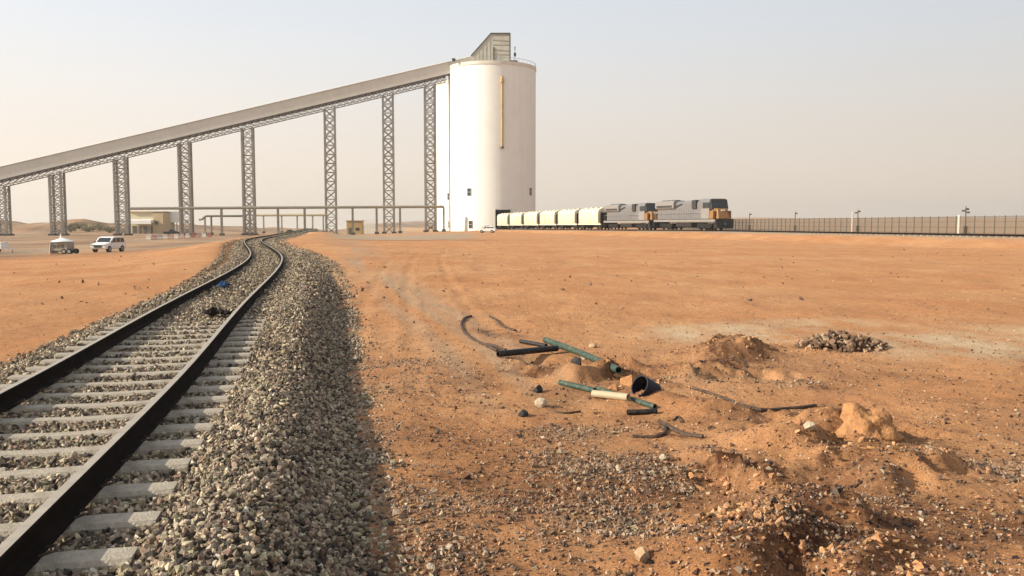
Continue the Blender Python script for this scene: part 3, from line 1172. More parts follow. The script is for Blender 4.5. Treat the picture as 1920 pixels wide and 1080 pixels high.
while y < 24:
    s = float(track_slope(np.array([y]))[0])
    a = -math.atan(s)
    x = float(track_x(np.array([y]))[0])
    rj = random.uniform(-0.012, 0.012)
    o = inst('sleeper', sleeper_me, trk, (x - trk.location.x + random.uniform(-0.015, 0.015), y - trk.location.y, RAIL_Z - 0.172 + random.uniform(-0.006, 0.002)), (0, 0, math.atan2(-s, 1)))
    SLP.append((x, y, s))
    if 2.0 < y < 11:
        for sx in (-1, 1):
            for io in (-1, 1):
                inst('rail_clip', clip_me, o, (sx * 0.755 + io * 0.115, 0, 0), (0, 0, 0 if io > 0 else math.pi))
    y += SL_P * math.cos(a)
SLP_Y = np.array([q[1] for q in SLP])

# the stones
parts = []
for args in ((2.8, 9.5, 1750, 0.018, 0.031, 21), (9.5, 20, 700, 0.025, 0.038, 22), (20, 60, 125, 0.034, 0.052, 23), (60, 150, 16, 0.05, 0.075, 24)):
    p, sz, t, O, Y = ballast_zone(*args)
    # keep sleeper tops clear near the camera, low cribs between them
    d = np.min(np.abs(Y[:, None] - SLP_Y[None, :]), axis=1)
    fill = sst((Y - 13.0) / 6.0)
    rg = np.random.default_rng(args[5] + 100)
    topz = RAIL_Z - 0.172
    inside = np.abs(O) < 1.33
    on = inside & (d < np.where(np.abs(O) < 0.7, 0.078, 0.095))
    drop = on & (rg.random(len(Y)) > 0.03 + 0.9 * fill + 0.55 * sst((np.abs(O) - 1.08) / 0.2))
    # nothing on top of the rails
    lim = np.where(np.abs(np.abs(O) - 0.755) < 0.11, 0.37, 9.0)
    p[:, 2] = np.minimum(p[:, 2], np.where(inside, topz + 0.006 + 0.05 * fill, 9))
    keep = ~drop & ~((np.abs(np.abs(O) - 0.755) < 0.09) & (p[:, 2] > 0.30))
    stones('ballast_stones' if args[0] < 9 else 'distant_ballast_stones', p[keep], sz[keep], t[keep], M['ballast'], SHAPES if args[0] < 9 else SHAPES_SMALL, seed=args[5] + 9)

# ------------------------------------------------------------------ loose stones on the sand
def scatter_sand(n, box, seed, s_mu, s_hi, wfun, cols, pw=1.0):
    rg = np.random.default_rng(seed)
    # denser towards the camera (area seen per picture area)
    y = box[2] * (box[3] / box[2]) ** rg.random(n)
    xw = (rg.random(n) * (box[1] - box[0]) + box[0])
    x = xw * y
    off = track_off(x, y)
    w = wfun(x, y) * ((off > 2.75) | (off < -2.2))
    keep = rg.random(n) < w ** pw
    x, y = x[keep], y[keep]
    n = len(x)
    sz = np.clip(rg.lognormal(math.log(s_mu), 0.45, n), s_mu * 0.5, s_hi)
    z = ground_z(x, y) + sz * rg.uniform(0.0, 0.45, n)
    return np.stack([x, y, z], -1), sz, palette(n, cols, rg)


g1 = scatter_sand(170000, (-0.3, 0.66, 3.9, 20), 41, 0.0115, 0.036, mask_gravel, [(0.26, 0.185, 0.125), (0.19, 0.125, 0.08), (0.36, 0.27, 0.185), (0.32, 0.175, 0.09), (0.10, 0.07, 0.05)])
g2 = scatter_sand(100000, (-0.6, 0.66, 3.9, 26), 42, 0.009, 0.026, lambda x, y: 0.16 + 0.4 * (fbm(x * 0.7, y * 0.7 + 50, 3) > 0.25), [(0.40, 0.21, 0.10), (0.26, 0.14, 0.075), (0.16, 0.095, 0.06), (0.45, 0.33, 0.22)])
g3 = scatter_sand(14000, (-0.1, 0.62, 4.6, 20), 43, 0.012, 0.038, mask_earth_shade, [(0.07, 0.04, 0.028), (0.11, 0.06, 0.038), (0.16, 0.09, 0.055), (0.05, 0.035, 0.03)], 0.8)
g4 = scatter_sand(2500, (-0.66, 0.66, 20, 120), 44, 0.04, 0.10, lambda x, y: 0.15 + 0.4 * (fbm(x * 0.15, y * 0.15 + 20, 3) > 0.3), [(0.34, 0.19, 0.10), (0.24, 0.14, 0.08), (0.16, 0.10, 0.07)])
def mask_clod(X, Y):
    m = np.zeros_like(X)
    for c, rx, ry, rot, a in ((P2(1120, 700), 1.5, 0.8, R(-50), 0.8), (P2(1360, 670), 1.3, 0.7, 0, 0.9), (P2(1590, 850), 1.0, 0.7, R(-20), 0.8), (P2(1000, 690), 1.2, 0.5, R(-40), 0.45),
                              (P2(1400, 900), 0.8, 0.4, R(-40), 0.9), (P2(1480, 1030), 0.9, 0.7, R(-40), 0.9), (P2(1570, 660), 1.3, 0.8, 0, 0.5), (P2(940, 620), 1.0, 0.6, R(-50), 0.4)):
        m = np.maximum(m, a * heap(X, Y, c, rx, ry, rot, 1.0, 0.7))
    return np.clip(m * (0.5 + 1.4 * fbm(X * 1.7 + 11, Y * 1.7, 4, 0.6)), 0, 1)


g5 = scatter_sand(44000, (-0.1, 0.62, 4.2, 18), 45, 0.0165, 0.055, mask_clod, [(0.46, 0.235, 0.105), (0.38, 0.19, 0.085), (0.28, 0.14, 0.065), (0.50, 0.29, 0.15)])
stones('sand_clods', *g5, M['gravel'], SHAPES, seed=55)
for nm, g, sd in (('loose_gravel', g1, 51), ('sand_grit', g2, 52), ('dark_clods', g3, 53), ('far_pebbles', g4, 54)):
    stones(nm, *g, M['gravel'], SHAPES_SMALL, seed=sd)

# ------------------------------------------------------------------ main line track (under the train)
ml = empty('main_line_track', (TR_A[0], TR_A[1], float(train_rail_z(0)) - 0.3))
tag(ml, 'main line railway track on a low bank, running past the train towards the right', 'railway track')
mli = Matrix.Translation(-ml.location)
for sgn in (-1, 1):
    pts_ = []
    for s in np.arange(-110, 260, 2.0):
        q = tp(s, sgn * 0.755)
        pts_.append((q[0], q[1], float(train_rail_z(s))))
    sweep_rail('rail', pts_, ml, mli)
for i in range(130):
    s = -80 + i * 0.65 * 1.3
    q = tp(s)
    inst('sleeper', sleeper_me, ml, mli @ Vector((q[0], q[1], float(train_rail_z(s)) - 0.172)), (0, 0, math.atan2(TR_D[1], TR_D[0]) + math.pi / 2))

# ------------------------------------------------------------------ silos
SILO_R = 13.6
S1 = (-6.2, 270.0)
S2 = (-12.8, 301.5)
SILO_TOP = 50.0


def wall_place(c, px, z, out=0.0):
    """point on the silo's skin seen at photo column px, and the outward angle"""
    d = ray(px, 419)
    dx, dy = d.x, d.y
    L = math.hypot(dx, dy)
    dx, dy = dx / L, dy / L
    t = dx * c[0] + dy * c[1]
    per = abs(dx * c[1] - dy * c[0])
    per = min(per, SILO_R * 0.985)
    t -= math.sqrt(SILO_R ** 2 - per ** 2)
    x, y = dx * t, dy * t
    a = math.atan2(y - c[1], x - c[0])
    return Vector((c[0] + (SILO_R + out) * math.cos(a), c[1] + (SILO_R + out) * math.sin(a), z)), a


def silo_window(root, c, px, py_mid, w=1.35, h=2.3):
    z = pt(px, py_mid, c[1] - SILO_R * 0.9).z
    p, a = wall_place(c, px, z)
    f = MB()
    t = 0.12
    f.box(-0.15, 0.14, -w / 2, w / 2, -h / 2, -h / 2 + t).box(-0.15, 0.14, -w / 2, w / 2, h / 2 - t, h / 2)
    f.box(-0.15, 0.14, -w / 2, -w / 2 + t, -h / 2 + t, h / 2 - t).box(-0.15, 0.14, w / 2 - t, w / 2, -h / 2 + t, h / 2 - t)
    f.box(-0.15, 0.12, -w / 2 + t, w / 2 - t, -0.09, 0.09)
    o = f.obj('window', M['window_frame'], root)
    o.location = p - root.location
    o.rotation_euler = (0, 0, a)
    for sz in (-1, 1):
        g = MB().box(-0.1, 0.03, -w / 2 + t, w / 2 - t, min(0.09 * sz, (h / 2 - t) * sz), max(0.09 * sz, (h / 2 - t) * sz))
        g.obj('pane', M['glass'], o)


def make_silo(c, label, opening=None):
    zb = gz(c[0], c[1], False) - 1.2
    root = empty('silo', (c[0], c[1], 0))
    tag(root, label, 'silo', 'white concrete silos')
    n = 144
    mb = MB()
    ztop = SILO_TOP
    zo = opening[2] if opening else None
    zs = [zb, 5.6, 12, 20, 28, 36, 44, ztop - 0.9, ztop]
    if opening:
        zs = [zb, opening[2], opening[3], 12, 20, 28, 36, 44, ztop - 0.9, ztop]
    angs = sorted(set([2 * math.pi * k / n - math.pi for k in range(n)] + ([opening[0], opening[1]] if opening else [])))
    m_ = len(zs)
    for a in angs:
        for z in zs:
            r_ = SILO_R
            mb.v.append((r_ * math.cos(a), r_ * math.sin(a), z))
    for i in range(len(angs)):
        i2 = (i + 1) % len(angs)
        am = angs[i] + (0.5 * ((angs[i2] - angs[i]) % (2 * math.pi)))
        for j in range(m_ - 1):
            if opening and j == 1 and opening[0] < am < opening[1]:
                continue
            mb.f.append((i * m_ + j, i2 * m_ + j, i2 * m_ + j + 1, i * m_ + j + 1))
    mb.obj('shell', M['silo'], root, smooth=True)
    rf = MB().lathe([(0.01, ztop + 0.55), (SILO_R - 1.0, ztop + 0.25), (SILO_R + 0.02, ztop + 0.12)], 72)
    rf.obj('roof', M['silo_rim'], root, smooth=True)
    rim = MB().lathe([(SILO_R + 0.004, ztop - 0.85), (SILO_R + 0.18, ztop - 0.85), (SILO_R + 0.18, ztop + 0.13), (SILO_R + 0.004, ztop + 0.13)], 96)
    rim.obj('rim', M['silo_rim'], root, smooth=True)
    hr = MB()
    hr.lathe([(SILO_R - 0.05, ztop + 1.15), (SILO_R + 0.03, ztop + 1.15), (SILO_R + 0.03, ztop + 1.23), (SILO_R - 0.05, ztop + 1.23)], 96, closed=True)
    for k in range(48):
        a = 2 * math.pi * k / 48
        hr.bar((SILO_R * math.cos(a) * 0.999, SILO_R * math.sin(a) * 0.999, ztop + 0.1), (SILO_R * math.cos(a) * 0.999, SILO_R * math.sin(a) * 0.999, ztop + 1.17), 0.07)
    hr.obj('handrail', M['steel'], root)
    return root


# tunnel mouth of the front silo: photo columns 928..958
_pa, _aa = wall_place(S1, 928, 0)
_pb, _ab = wall_place(S1, 958, 0)
z_head = pt(943, 393, 256.5).z
silo1 = make_silo(S1, 'front white silo with a yellow pipe and the train running out of its dark opening', (min(_aa, _ab), max(_aa, _ab), -0.25, z_head))
silo2 = make_silo(S2, 'rear white silo half hidden behind the front one, beside the last lattice tower')
# tunnel lining: walls, ceiling and dark back
mouth = (_pa + _pb) / 2
tdir = Vector((TR_D[0], TR_D[1], 0))
tn = Vector((TR_D[1], -TR_D[0], 0))
hw = (_pb - _pa).length / 2 * 1.02
tl = MB()
mloc = mouth - Vector((S1[0], S1[1], 0))


def tq(s, lat, z):
    v = mloc + tdir * s + tn * lat
    return (v.x, v.y, z)


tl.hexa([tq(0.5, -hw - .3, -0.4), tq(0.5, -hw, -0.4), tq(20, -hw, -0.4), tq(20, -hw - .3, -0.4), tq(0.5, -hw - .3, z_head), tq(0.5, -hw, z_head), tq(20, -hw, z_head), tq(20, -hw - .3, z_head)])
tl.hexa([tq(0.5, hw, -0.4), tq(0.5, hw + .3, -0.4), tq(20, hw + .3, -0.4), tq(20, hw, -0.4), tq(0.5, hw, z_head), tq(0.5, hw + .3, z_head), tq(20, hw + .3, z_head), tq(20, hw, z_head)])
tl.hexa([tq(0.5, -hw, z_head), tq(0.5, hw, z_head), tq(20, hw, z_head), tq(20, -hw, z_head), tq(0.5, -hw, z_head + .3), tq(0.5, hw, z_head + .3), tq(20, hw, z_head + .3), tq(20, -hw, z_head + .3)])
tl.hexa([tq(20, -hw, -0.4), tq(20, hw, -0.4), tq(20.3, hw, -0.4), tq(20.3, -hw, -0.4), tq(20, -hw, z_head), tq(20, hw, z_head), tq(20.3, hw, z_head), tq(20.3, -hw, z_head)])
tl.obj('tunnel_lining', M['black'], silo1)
fr = MB()
for px in (928, 958):
    p, a = wall_place(S1, px, 0)
    q = p - silo1.location
    fr.bar((q.x, q.y, -0.25), (q.x, q.y, z_head), 0.3)
qa, qb = _pa - silo1.location, _pb - silo1.location
fr.bar((qa.x, qa.y, z_head + 0.1), (qb.x, qb.y, z_head + 0.1), 0.3, 0.35)
fr.obj('portal_frame', M['silo_rim'], silo1)
for px, py in ((880, 360), (882.5, 421), (994.5, 358)):
    silo_window(silo1, S1, px, py)
for px, py in ((842, 368), (843.5, 421)):
    silo_window(silo2, S2, px, py)
# yellow vertical pipe
z0, z1 = pt(941, 275, 256.5).z, pt(941, 143, 256.5).z
pp, a = wall_place(S1, 941, 0, 0.45)
q = pp - silo1.location
er = Vector((math.cos(a), math.sin(a), 0))
yp = MB().tube([(q.x, q.y, z0), (q.x, q.y, z1 - 1.2), tuple(Vector((q.x, q.y, z1 - 0.4)) - er * 0.15), tuple(Vector((q.x, q.y, z1)) - er * 0.5)], 0.38, 12)
yp.tube([(q.x, q.y, z1 - 1.9), (q.x, q.y, z1 - 0.9)], 0.62, 12)
yp_o = yp.obj('yellow_pipe', M['yellow'], silo1, smooth=True)
br = MB()
for k in range(7):
    z = z0 + 0.8 + k * (z1 - z0 - 3) / 6
    br.bar((q.x, q.y, z), tuple(Vector((q.x, q.y, z)) - er * 0.6), 0.9, 0.12)
br.obj('pipe_bracket', M['silo_rim'], silo1)
MB().tube([(q.x, q.y, z0 - 0.5), (q.x, q.y, z0 + 0.004)], 0.5, 12).obj('pipe_end', M['dark_steel'], silo1)

# ------------------------------------------------------------------ conveyor gallery
GW = 4.3
G0 = pt(0, 337, 243.0)
G1 = pt(850, 136, 265.0)
gdir = (G1 - G0)
gdir_n = gdir.normalized()
gh = Vector((gdir.x, gdir.y, 0)).normalized()
gperp = Vector((-gh.y, gh.x, 0))           # away from the camera
BOX_H = 3.45
TRS = 1.75
gal = empty('conveyor_gallery', G0 + gperp * GW / 2)
tag(gal, 'long grey enclosed conveyor gallery climbing on lattice towers to the silo top', 'conveyor gallery')


def gpt(t, lat, up):
    return G0 + gdir * t + gperp * (lat + GW / 2) + Vector((0, 0, up)) - gal.location


T0, T1 = -0.14, 1.062
mb = MB()
nseg = 30
for a in range(nseg):
    ta, tb = T0 + (T1 - T0) * a / nseg, T0 + (T1 - T0) * (a + 1) / nseg
    g_ = 0.00002
    for lat in (-GW / 2, GW / 2 - 0.12):
        vs = [gpt(ta + g_, lat, 0), gpt(tb - g_, lat, 0), gpt(tb - g_, lat + 0.12, 0), gpt(ta + g_, lat + 0.12, 0)]
        inst_m = MB().hexa(vs + [v + Vector((0, 0, BOX_H)) for v in vs])
        inst_m.obj('wall_panel', M['cladding'], gal)
fl = MB()
vs = [gpt(T0, -GW / 2 + .12, 0.0), gpt(T1, -GW / 2 + .12, 0.0), gpt(T1, GW / 2 - .12, 0.0), gpt(T0, GW / 2 - .12, 0.0)]
fl.hexa([v + Vector((0, 0, 0.02)) for v in vs] + [v + Vector((0, 0, 0.2)) for v in vs]).obj('floor', M['dark_steel'], gal)
rf = MB()
vs = [gpt(T0, -GW / 2 - .25, BOX_H), gpt(T1, -GW / 2 - .25, BOX_H), gpt(T1, 0, BOX_H + .55), gpt(T0, 0, BOX_H + .55)]
rf.hexa(vs + [v + Vector((0, 0, 0.16)) for v in vs])
vs = [gpt(T0, 0, BOX_H + .55), gpt(T1, 0, BOX_H + .55), gpt(T1, GW / 2 + .25, BOX_H), gpt(T0, GW / 2 + .25, BOX_H)]
rf.hexa(vs + [v + Vector((0, 0, 0.16)) for v in vs]).obj('roof', M['roofing'], gal)
# truss under the floor
T1t = 0.985
for lat in (-GW / 2 + 0.15, GW / 2 - 0.15):
    MB().bar(gpt(T0, lat, -0.17), gpt(T1t, lat, -0.17), 0.3, 0.34).obj('chord', M['dark_steel'], gal)
    MB().bar(gpt(T0, lat, -TRS), gpt(T1t, lat, -TRS), 0.28, 0.24).obj('chord', M['steel'], gal)
ntr = 74
bm_a = MB().bar(gpt(T0, 0, -TRS) - gpt(T0, 0, 0), gpt(T0 + (T1t - T0) / ntr, 0, -0.3) - gpt(T0, 0, 0), 0.16, 0.16).mesh('truss_brace', M['steel'])
bm_b = MB().bar(gpt(T0, 0, -0.3) - gpt(T0, 0, 0), gpt(T0 + (T1t - T0) / ntr, 0, -TRS) - gpt(T0, 0, 0), 0.16, 0.16).mesh('truss_brace', M['steel'])
for i in range(ntr):
    t = T0 + (T1t - T0) * i / ntr
    for lat in (-GW / 2 + 0.15, GW / 2 - 0.15):
        inst('truss_brace', bm_a, gal, gpt(t, lat, 0))
        inst('truss_brace', bm_b, gal, gpt(t, lat + 0.005, 0))

# ------------------------------------------------------------------ lattice towers
TW = 3.0


def lattice_tower(px_top, py_base, label):
    # photo column of the tower's middle at the top, on the gallery line
    best = None
    for k in range(4001):
        t = -0.1 + 1.15 * k / 4000
        p = G0 + gdir * t + gperp * (GW / 2) + Vector((0, 0, -TRS))
        d = p - cam.location
        yc = d.y * _cp - d.z * _sp
        u = 960 + FPX * d.x / yc
        if best is None or abs(u - px_top) < best[0]:
            best = (abs(u - px_top), p, t)
    p = best[1]
    zt = p.z - 0.13
    zb = gz(p.x, p.y, False)
    H = zt - zb
    root = empty('lattice_tower', (p.x, p.y, zb), math.atan2(gh.y, gh.x))
    tag(root, label, 'lattice tower', 'lattice towers under the conveyor gallery')
    n = max(4, round(H / 2.7))
    ph = H / n
    lw = 0.55
    leg = MB().box(-lw / 2, lw / 2, -lw / 2, lw / 2, -0.6, H - 0.01)
    leg_me = leg.mesh('leg', M['steel'])
    D = 3.1
    foot_me = MB().box(-0.7, 0.7, -0.7, 0.7, -0.8, 0.55).mesh('footing', M['dark_steel'])
    sl_top = gdir.z / math.hypot(gdir.x, gdir.y)
    for sx in (-1, 1):
        for sy in (-1, 1):
            o = inst('leg', leg_me, root, (sx * TW / 2, sy * D / 2, 0))
            o.scale = (1, 1, (H + sx * TW / 2 * sl_top) / H)
            inst('footing', foot_me, root, (sx * TW / 2, sy * D / 2, 0))
    b1 = MB().bar((-TW / 2, 0, 0.05), (TW / 2, 0, ph - 0.05), 0.22, 0.2, up=(0, 1, 0)).mesh('brace', M['steel'])
    b2 = MB().bar((TW / 2, 0.003, 0.05), (-TW / 2, 0.003, ph - 0.05), 0.22, 0.2, up=(0, 1, 0)).mesh('brace', M['steel'])
    c1 = MB().bar((0, -D / 2, 0.05), (0, D / 2, ph - 0.05), 0.2, 0.2, up=(1, 0, 0)).mesh('brace', M['steel'])
    c2 = MB().bar((0.003, D / 2, 0.05), (0.003, -D / 2, ph - 0.05), 0.2, 0.2, up=(1, 0, 0)).mesh('brace', M['steel'])
    st = MB().bar((-TW / 2, 0, 0), (TW / 2, 0, 0), 0.2, 0.2).mesh('strut', M['steel'])
    for i in range(n):
        for s_ in (-1, 1):
            inst('brace', b1, root, (0, s_ * (D / 2 + 0.02), i * ph))
            inst('brace', b2, root, (0, s_ * (D / 2 - 0.21), i * ph))
            if i % 2 == 0:
                inst('brace', c1, root, (s_ * TW / 2, 0, i * ph))
            else:
                inst('brace', c2, root, (s_ * TW / 2, 0, i * ph))
            if i:
                inst('strut', st, root, (0, s_ * D / 2, i * ph))
    return root


for px, lab in ((2, 'grey lattice tower at the low end of the gallery, cut by the picture edge'),
                (106, 'short grey lattice tower behind the white roofed kiosk trailer'),
                (226, 'grey lattice tower at the left end of the pipe rack beside the beige building'),
                (346, 'grey lattice tower rising behind the striped barriers'),
                (464, 'grey lattice tower rising right behind the bend of the near track'),
                (618, 'tall grey lattice tower just left of the tan hut'),
                (727, 'second tallest grey lattice tower, between the tan hut and the silos'),
                (806, 'tallest grey lattice tower, in front of the rear silo')):
    lattice_tower(px, 438, lab)

# ------------------------------------------------------------------ roof house on the silo
hh = empty('roof_house', (S1[0], S1[1], SILO_TOP + 0.2))
tag(hh, 'grey sheeted conveyor head house with a sloping back on the front silo roof', 'roof house')
hy = 263.5
a_ = [pt(883, 105, hy), pt(920, 63, hy), pt(957, 62, hy), pt(958, 126, hy), pt(883, 126, hy)]
base_z = SILO_TOP + 0.25
prof = [(a_[0].x - S1[0], a_[0].z - hh.location.z), (a_[1].x - S1[0], a_[1].z - hh.location.z), (a_[2].x - S1[0], a_[1].z - hh.location.z), (a_[2].x - S1[0], -0.1), (a_[0].x - S1[0], -0.1)]
y0_, y1_ = hy - S1[1], hy - S1[1] + 6.5
MB().prism(prof, 'y', y0_, y1_).obj('sheeting', M['headhouse'], hh)
xl, xm, xr = prof[0][0], prof[1][0], prof[2][0]
zt_ = prof[1][1]
tr = MB()
tr.bar((xl, y0_ - .12, prof[0][1]), (xm, y0_ - .12, zt_), 0.25, 0.3)
tr.bar((xm, y0_ - .12, zt_ + .05), (xr, y0_ - .12, zt_ + .05), 0.3, 0.35)
tr.bar((xr - .1, y0_ - .12, -0.1), (xr - .1, y0_ - .12, zt_), 0.35, 0.25)
tr.bar((xm + .9, y0_ - .12, -0.1), (xm + .9, y0_ - .12, 5.2), 0.3, 0.25)
tr.obj('corner_trim', M['dark_steel'], hh)
for k in range(5):
    z = 3.0 + k * 1.45
    x_left = xm + 0.6 if k < 5 else xm + 0.3
    MB().bar((x_left, y0_ - .06, z), (xr - .3, y0_ - .06, z - 0.35 * (k % 2)), 0.12, 0.22).obj('ledge', M['steel'], hh)
for k in range(5):
    x_ = xl + 1.2 + k * 1.15
    MB().bar((x_, y0_ - .04, 0), (x_, y0_ - .04, 3.2 + k * 1.1), 0.08, 0.1).obj('sheet_rib', M['headhouse'], hh)
MB().box(xm + 1.4, xm + 3.3, y0_ - .05, y0_ + 0.03, 0.1, 2.3).obj('door', M['window_frame'], hh)
MB().box(xr + 0.02, xr + 2.2, y0_ + 1, y0_ + 3.5, -0.1, 1.5).obj('fan_housing', M['dark_steel'], hh)

mast = empty('roof_antenna', (pt(965.5, 120, 264).x, 264, SILO_TOP + 0.3))
tag(mast, 'thin antenna mast with a dark box on the silo roof right of the head house', 'antenna')
zh = pt(965, 88, 264).z - mast.location.z
MB().tube([(0, 0, -0.2), (0, 0, zh)], 0.09, 6).obj('pole', M['steel'], mast)
zq = pt(965, 102, 264).z - mast.location.z
MB().box(-0.35, 0.35, -0.3, 0.3, zq - 0.55, zq + 0.45).obj('junction_box', M['loco_black'], mast)
MB().tube([(0, 0, zh - 0.9), (0, 0, zh + 0.1)], 0.16, 6).obj('aerial', M['dark_steel'], mast)
lamp = empty('roof_floodlight', (pt(851, 128, 259).x, 259.6, SILO_TOP + 0.15))
tag(lamp, 'small dark floodlight on the silo rim where the gallery meets it', 'floodlight')
MB().tube([(0, 0, -0.1), (0, 0, 0.5)], 0.08, 6).obj('bracket', M['dark_steel'], lamp)
MB().box(-0.55, 0.45, -0.3, 0.3, 0.45, 1.15).obj('lamp_head', M['loco_black'], lamp)

# ------------------------------------------------------------------ the train
YAW = math.atan2(-TR_D[1], -TR_D[0])


def wheelset(mb, x, r_, half=0.72):
    for sy in (-1, 1):
        mb.tube([(x, sy * (half - 0.07), r_), (x, sy * (half + 0.07), r_)], r_, 18)
    mb.tube([(x, -half, r_), (x, half, r_)], 0.09, 8)


def bogie(root, x, axles, r_, w, name='bogie'):
    f = MB()
    x0, x1 = x + min(axles) - r_ - 0.1, x + max(axles) + r_ + 0.1
    for sy in (-1, 1):
        f.prism([(x0, r_ + 0.12), (x0 + 0.2, r_ + 0.5), (x1 - 0.2, r_ + 0.5), (x1, r_ + 0.12), (x1 - 0.3, r_ - 0.22), (x0 + 0.3, r_ - 0.22)], 'y', sy * w - 0.09, sy * w + 0.09)
        for a in axles:
            f.box(x + a - 0.2, x + a + 0.2, sy * (w + 0.1) - 0.05, sy * (w + 0.1) + 0.06, r_ - 0.25, r_ + 0.22)
    f.box(x - 0.4, x + 0.4, -w, w, r_ - 0.05, r_ + 0.5)
    b = f.obj(name, M['bogie'], root)
    for a in axles:
        mb = MB()
        wheelset(mb, x + a, r_)
        mb.obj('wheelset', M['bogie'], b, smooth=True)
    return b


def make_loco(label):
    root = empty('locomotive', (0, 0, 0))
    tag(root, label, 'locomotive', 'diesel locomotives at the head of the train')
    W = 1.5
    # frame and walkway
    MB().box(-21.8, -0.5, -W, W, 1.28, 1.62).obj('frame', M['loco_light'], root)
    MB().box(-21.9, -0.45, -W - .02, W + .02, 1.62, 1.70).obj('walkway', M['loco_black'], root)
    # long hood: lower body, roof
    hd = MB().prism([(-1.12, 1.7), (1.12, 1.7), (1.12, 4.2), (0.8, 4.55), (-0.8, 4.55), (-1.12, 4.2)], 'x', -14.2, -4.97)
    hd.obj('hood', M['loco_grey'], root)
    MB().prism([(-1.12, 1.7), (1.12, 1.7), (1.12, 3.25), (-1.12, 3.25)], 'x', -21.0, -14.2).obj('radiator_base', M['loco_grey'], root)
    # flared radiator: overhangs the hood, its lower edge steps up
    rd = MB().prism([(-1.55, 3.55), (-1.15, 3.25), (1.15, 3.25), (1.55, 3.55), (1.55, 4.45), (1.2, 4.72), (-1.2, 4.72), (-1.55, 4.45)], 'x', -21.2, -14.2)
    rd.obj('radiator', M['loco_light'], root)
    for sy in (-1, 1):
        MB().box(-20.6, -14.8, min(sy * 1.552, sy * 1.585), max(sy * 1.552, sy * 1.585), 3.62, 3.95).obj('radiator_grille', M['grille'], root)
        MB().hexa([(-14.19, sy * 1.13 - .05, 3.5), (-11.9, sy * 1.13 - .05, 4.0), (-11.9, sy * 1.13 + .05, 4.0), (-14.19, sy * 1.13 + .05, 3.5), (-14.19, sy * 1.13 - .05, 3.85), (-11.9, sy * 1.13 - .05, 4.22), (-11.9, sy * 1.13 + .05, 4.22), (-14.19, sy * 1.13 + .05, 3.85)]).obj('shadow_strip', M['grille'], root)  # slanted dark strip standing for the shadow under the flared radiator
        MB().box(-8.3, -6.9, min(sy * 1.0, sy * 1.34), max(sy * 1.0, sy * 1.34), 3.3, 4.62).obj('air_intake', M['grille'], root)
        # hood doors
        for k in range(7):
            x = -13.6 + k * 0.78
            MB().box(x, x + 0.7, min(sy * 1.122, sy * 1.145), max(sy * 1.122, sy * 1.145), 1.95, 3.35).obj('hood_door', M['loco_grey'], root)
        for k in range(5):
            x = -20.6 + k * 1.2
            MB().box(x, x + 1.05, min(sy * 1.122, sy * 1.145), max(sy * 1.122, sy * 1.145), 1.95, 3.1).obj('hood_door', M['loco_grey'], root)
        # handrail
        h = MB()
        h.tube([(-21.3, sy * 1.46, 2.7), (-4.9, sy * 1.46, 2.7)], 0.03, 5)
        for k in range(10):
            h.tube([(-21.2 + k * 1.78, sy * 1.46, 1.66), (-21.2 + k * 1.78, sy * 1.46, 2.7)], 0.025, 5)
        h.obj('handrail', M['loco_light'], root)
        # cab window band and steps
        for x0, x1 in ((-4.3, -3.35), (-3.2, -2.35)):
            MB().box(x0, x1, min(sy * 1.535, sy * 1.56), max(sy * 1.535, sy * 1.56), 3.35, 4.15).obj('cab_window', M['glass'], root)
        MB().box(-2.3, -1.15, min(sy * 1.18, sy * 1.50), max(sy * 1.18, sy * 1.50), 1.72, 2.9).obj('nose_side', M['loco_orange'], root)
        s_ = MB()
        for k in range(4):
            s_.box(-0.95, -0.35, min(sy * 1.05, sy * 1.5), max(sy * 1.05, sy * 1.5), 0.42 + k * 0.3, 0.48 + k * 0.3)
        s_.obj('step', M['loco_black'], root)
        MB().box(-4.9, -2.32, min(sy * 1.502, sy * 1.538), max(sy * 1.502, sy * 1.538), 1.75, 3.2).obj('cab_side', M['loco_light'], root)
    MB().prism([(-0.79, 4.556), (0.79, 4.556), (0.7, 4.7), (-0.7, 4.7)], 'x', -11.8, -8.6).obj('brake_hatch', M['loco_light'], root)
    MB().box(-6.7, -5.6, -0.7, 0.7, 4.556, 4.78).obj('exhaust', M['loco_light'], root)
    for x in (-20, -18.2, -16.4):
        MB().tube([(x, 0, 4.7), (x, 0, 4.86)], 0.72, 18).obj('roof_fan', M['grille'], root)
    # cab
    cb = MB().prism([(-1.5, 1.7), (1.5, 1.7), (1.5, 4.2), (1.15, 4.72), (-1.15, 4.72), (-1.5, 4.2)], 'x', -4.98, -2.32)
    cb.obj('cab', M['loco_grey'], root)
    # windscreen section sloping forward, then the orange nose
    MB().hexa([(-2.32, -1.42, 3.2), (-1.75, -1.35, 3.2), (-1.75, 1.35, 3.2), (-2.32, 1.42, 3.2), (-2.32, -1.42, 4.6), (-2.2, -1.3, 4.6), (-2.2, 1.3, 4.6), (-2.32, 1.42, 4.6)]).obj('windscreen_surround', M['grille'], root)
    for sy in (-1, 1):
        MB().hexa([(-1.83, min(sy * .12, sy * 1.2), 3.42), (-1.80, min(sy * .12, sy * 1.2), 3.42), (-1.80, max(sy * .12, sy * 1.2), 3.42), (-1.83, max(sy * .12, sy * 1.2), 3.42), (-2.1, min(sy * .12, sy * 1.2), 4.25), (-2.07, min(sy * .12, sy * 1.2), 4.25), (-2.07, max(sy * .12, sy * 1.2), 4.25), (-2.1, max(sy * .12, sy * 1.2), 4.25)]).obj('windscreen', M['glass'], root)
    ns = MB().hexa([(-2.32, -1.17, 1.7), (-0.55, -0.95, 1.7), (-0.55, 0.95, 1.7), (-2.32, 1.17, 1.7), (-2.32, -1.17, 3.35), (-1.05, -0.85, 3.2), (-1.05, 0.85, 3.2), (-2.32, 1.17, 3.35)])
    n_o = ns.obj('nose', M['loco_orange'], root, bevel=0.08)
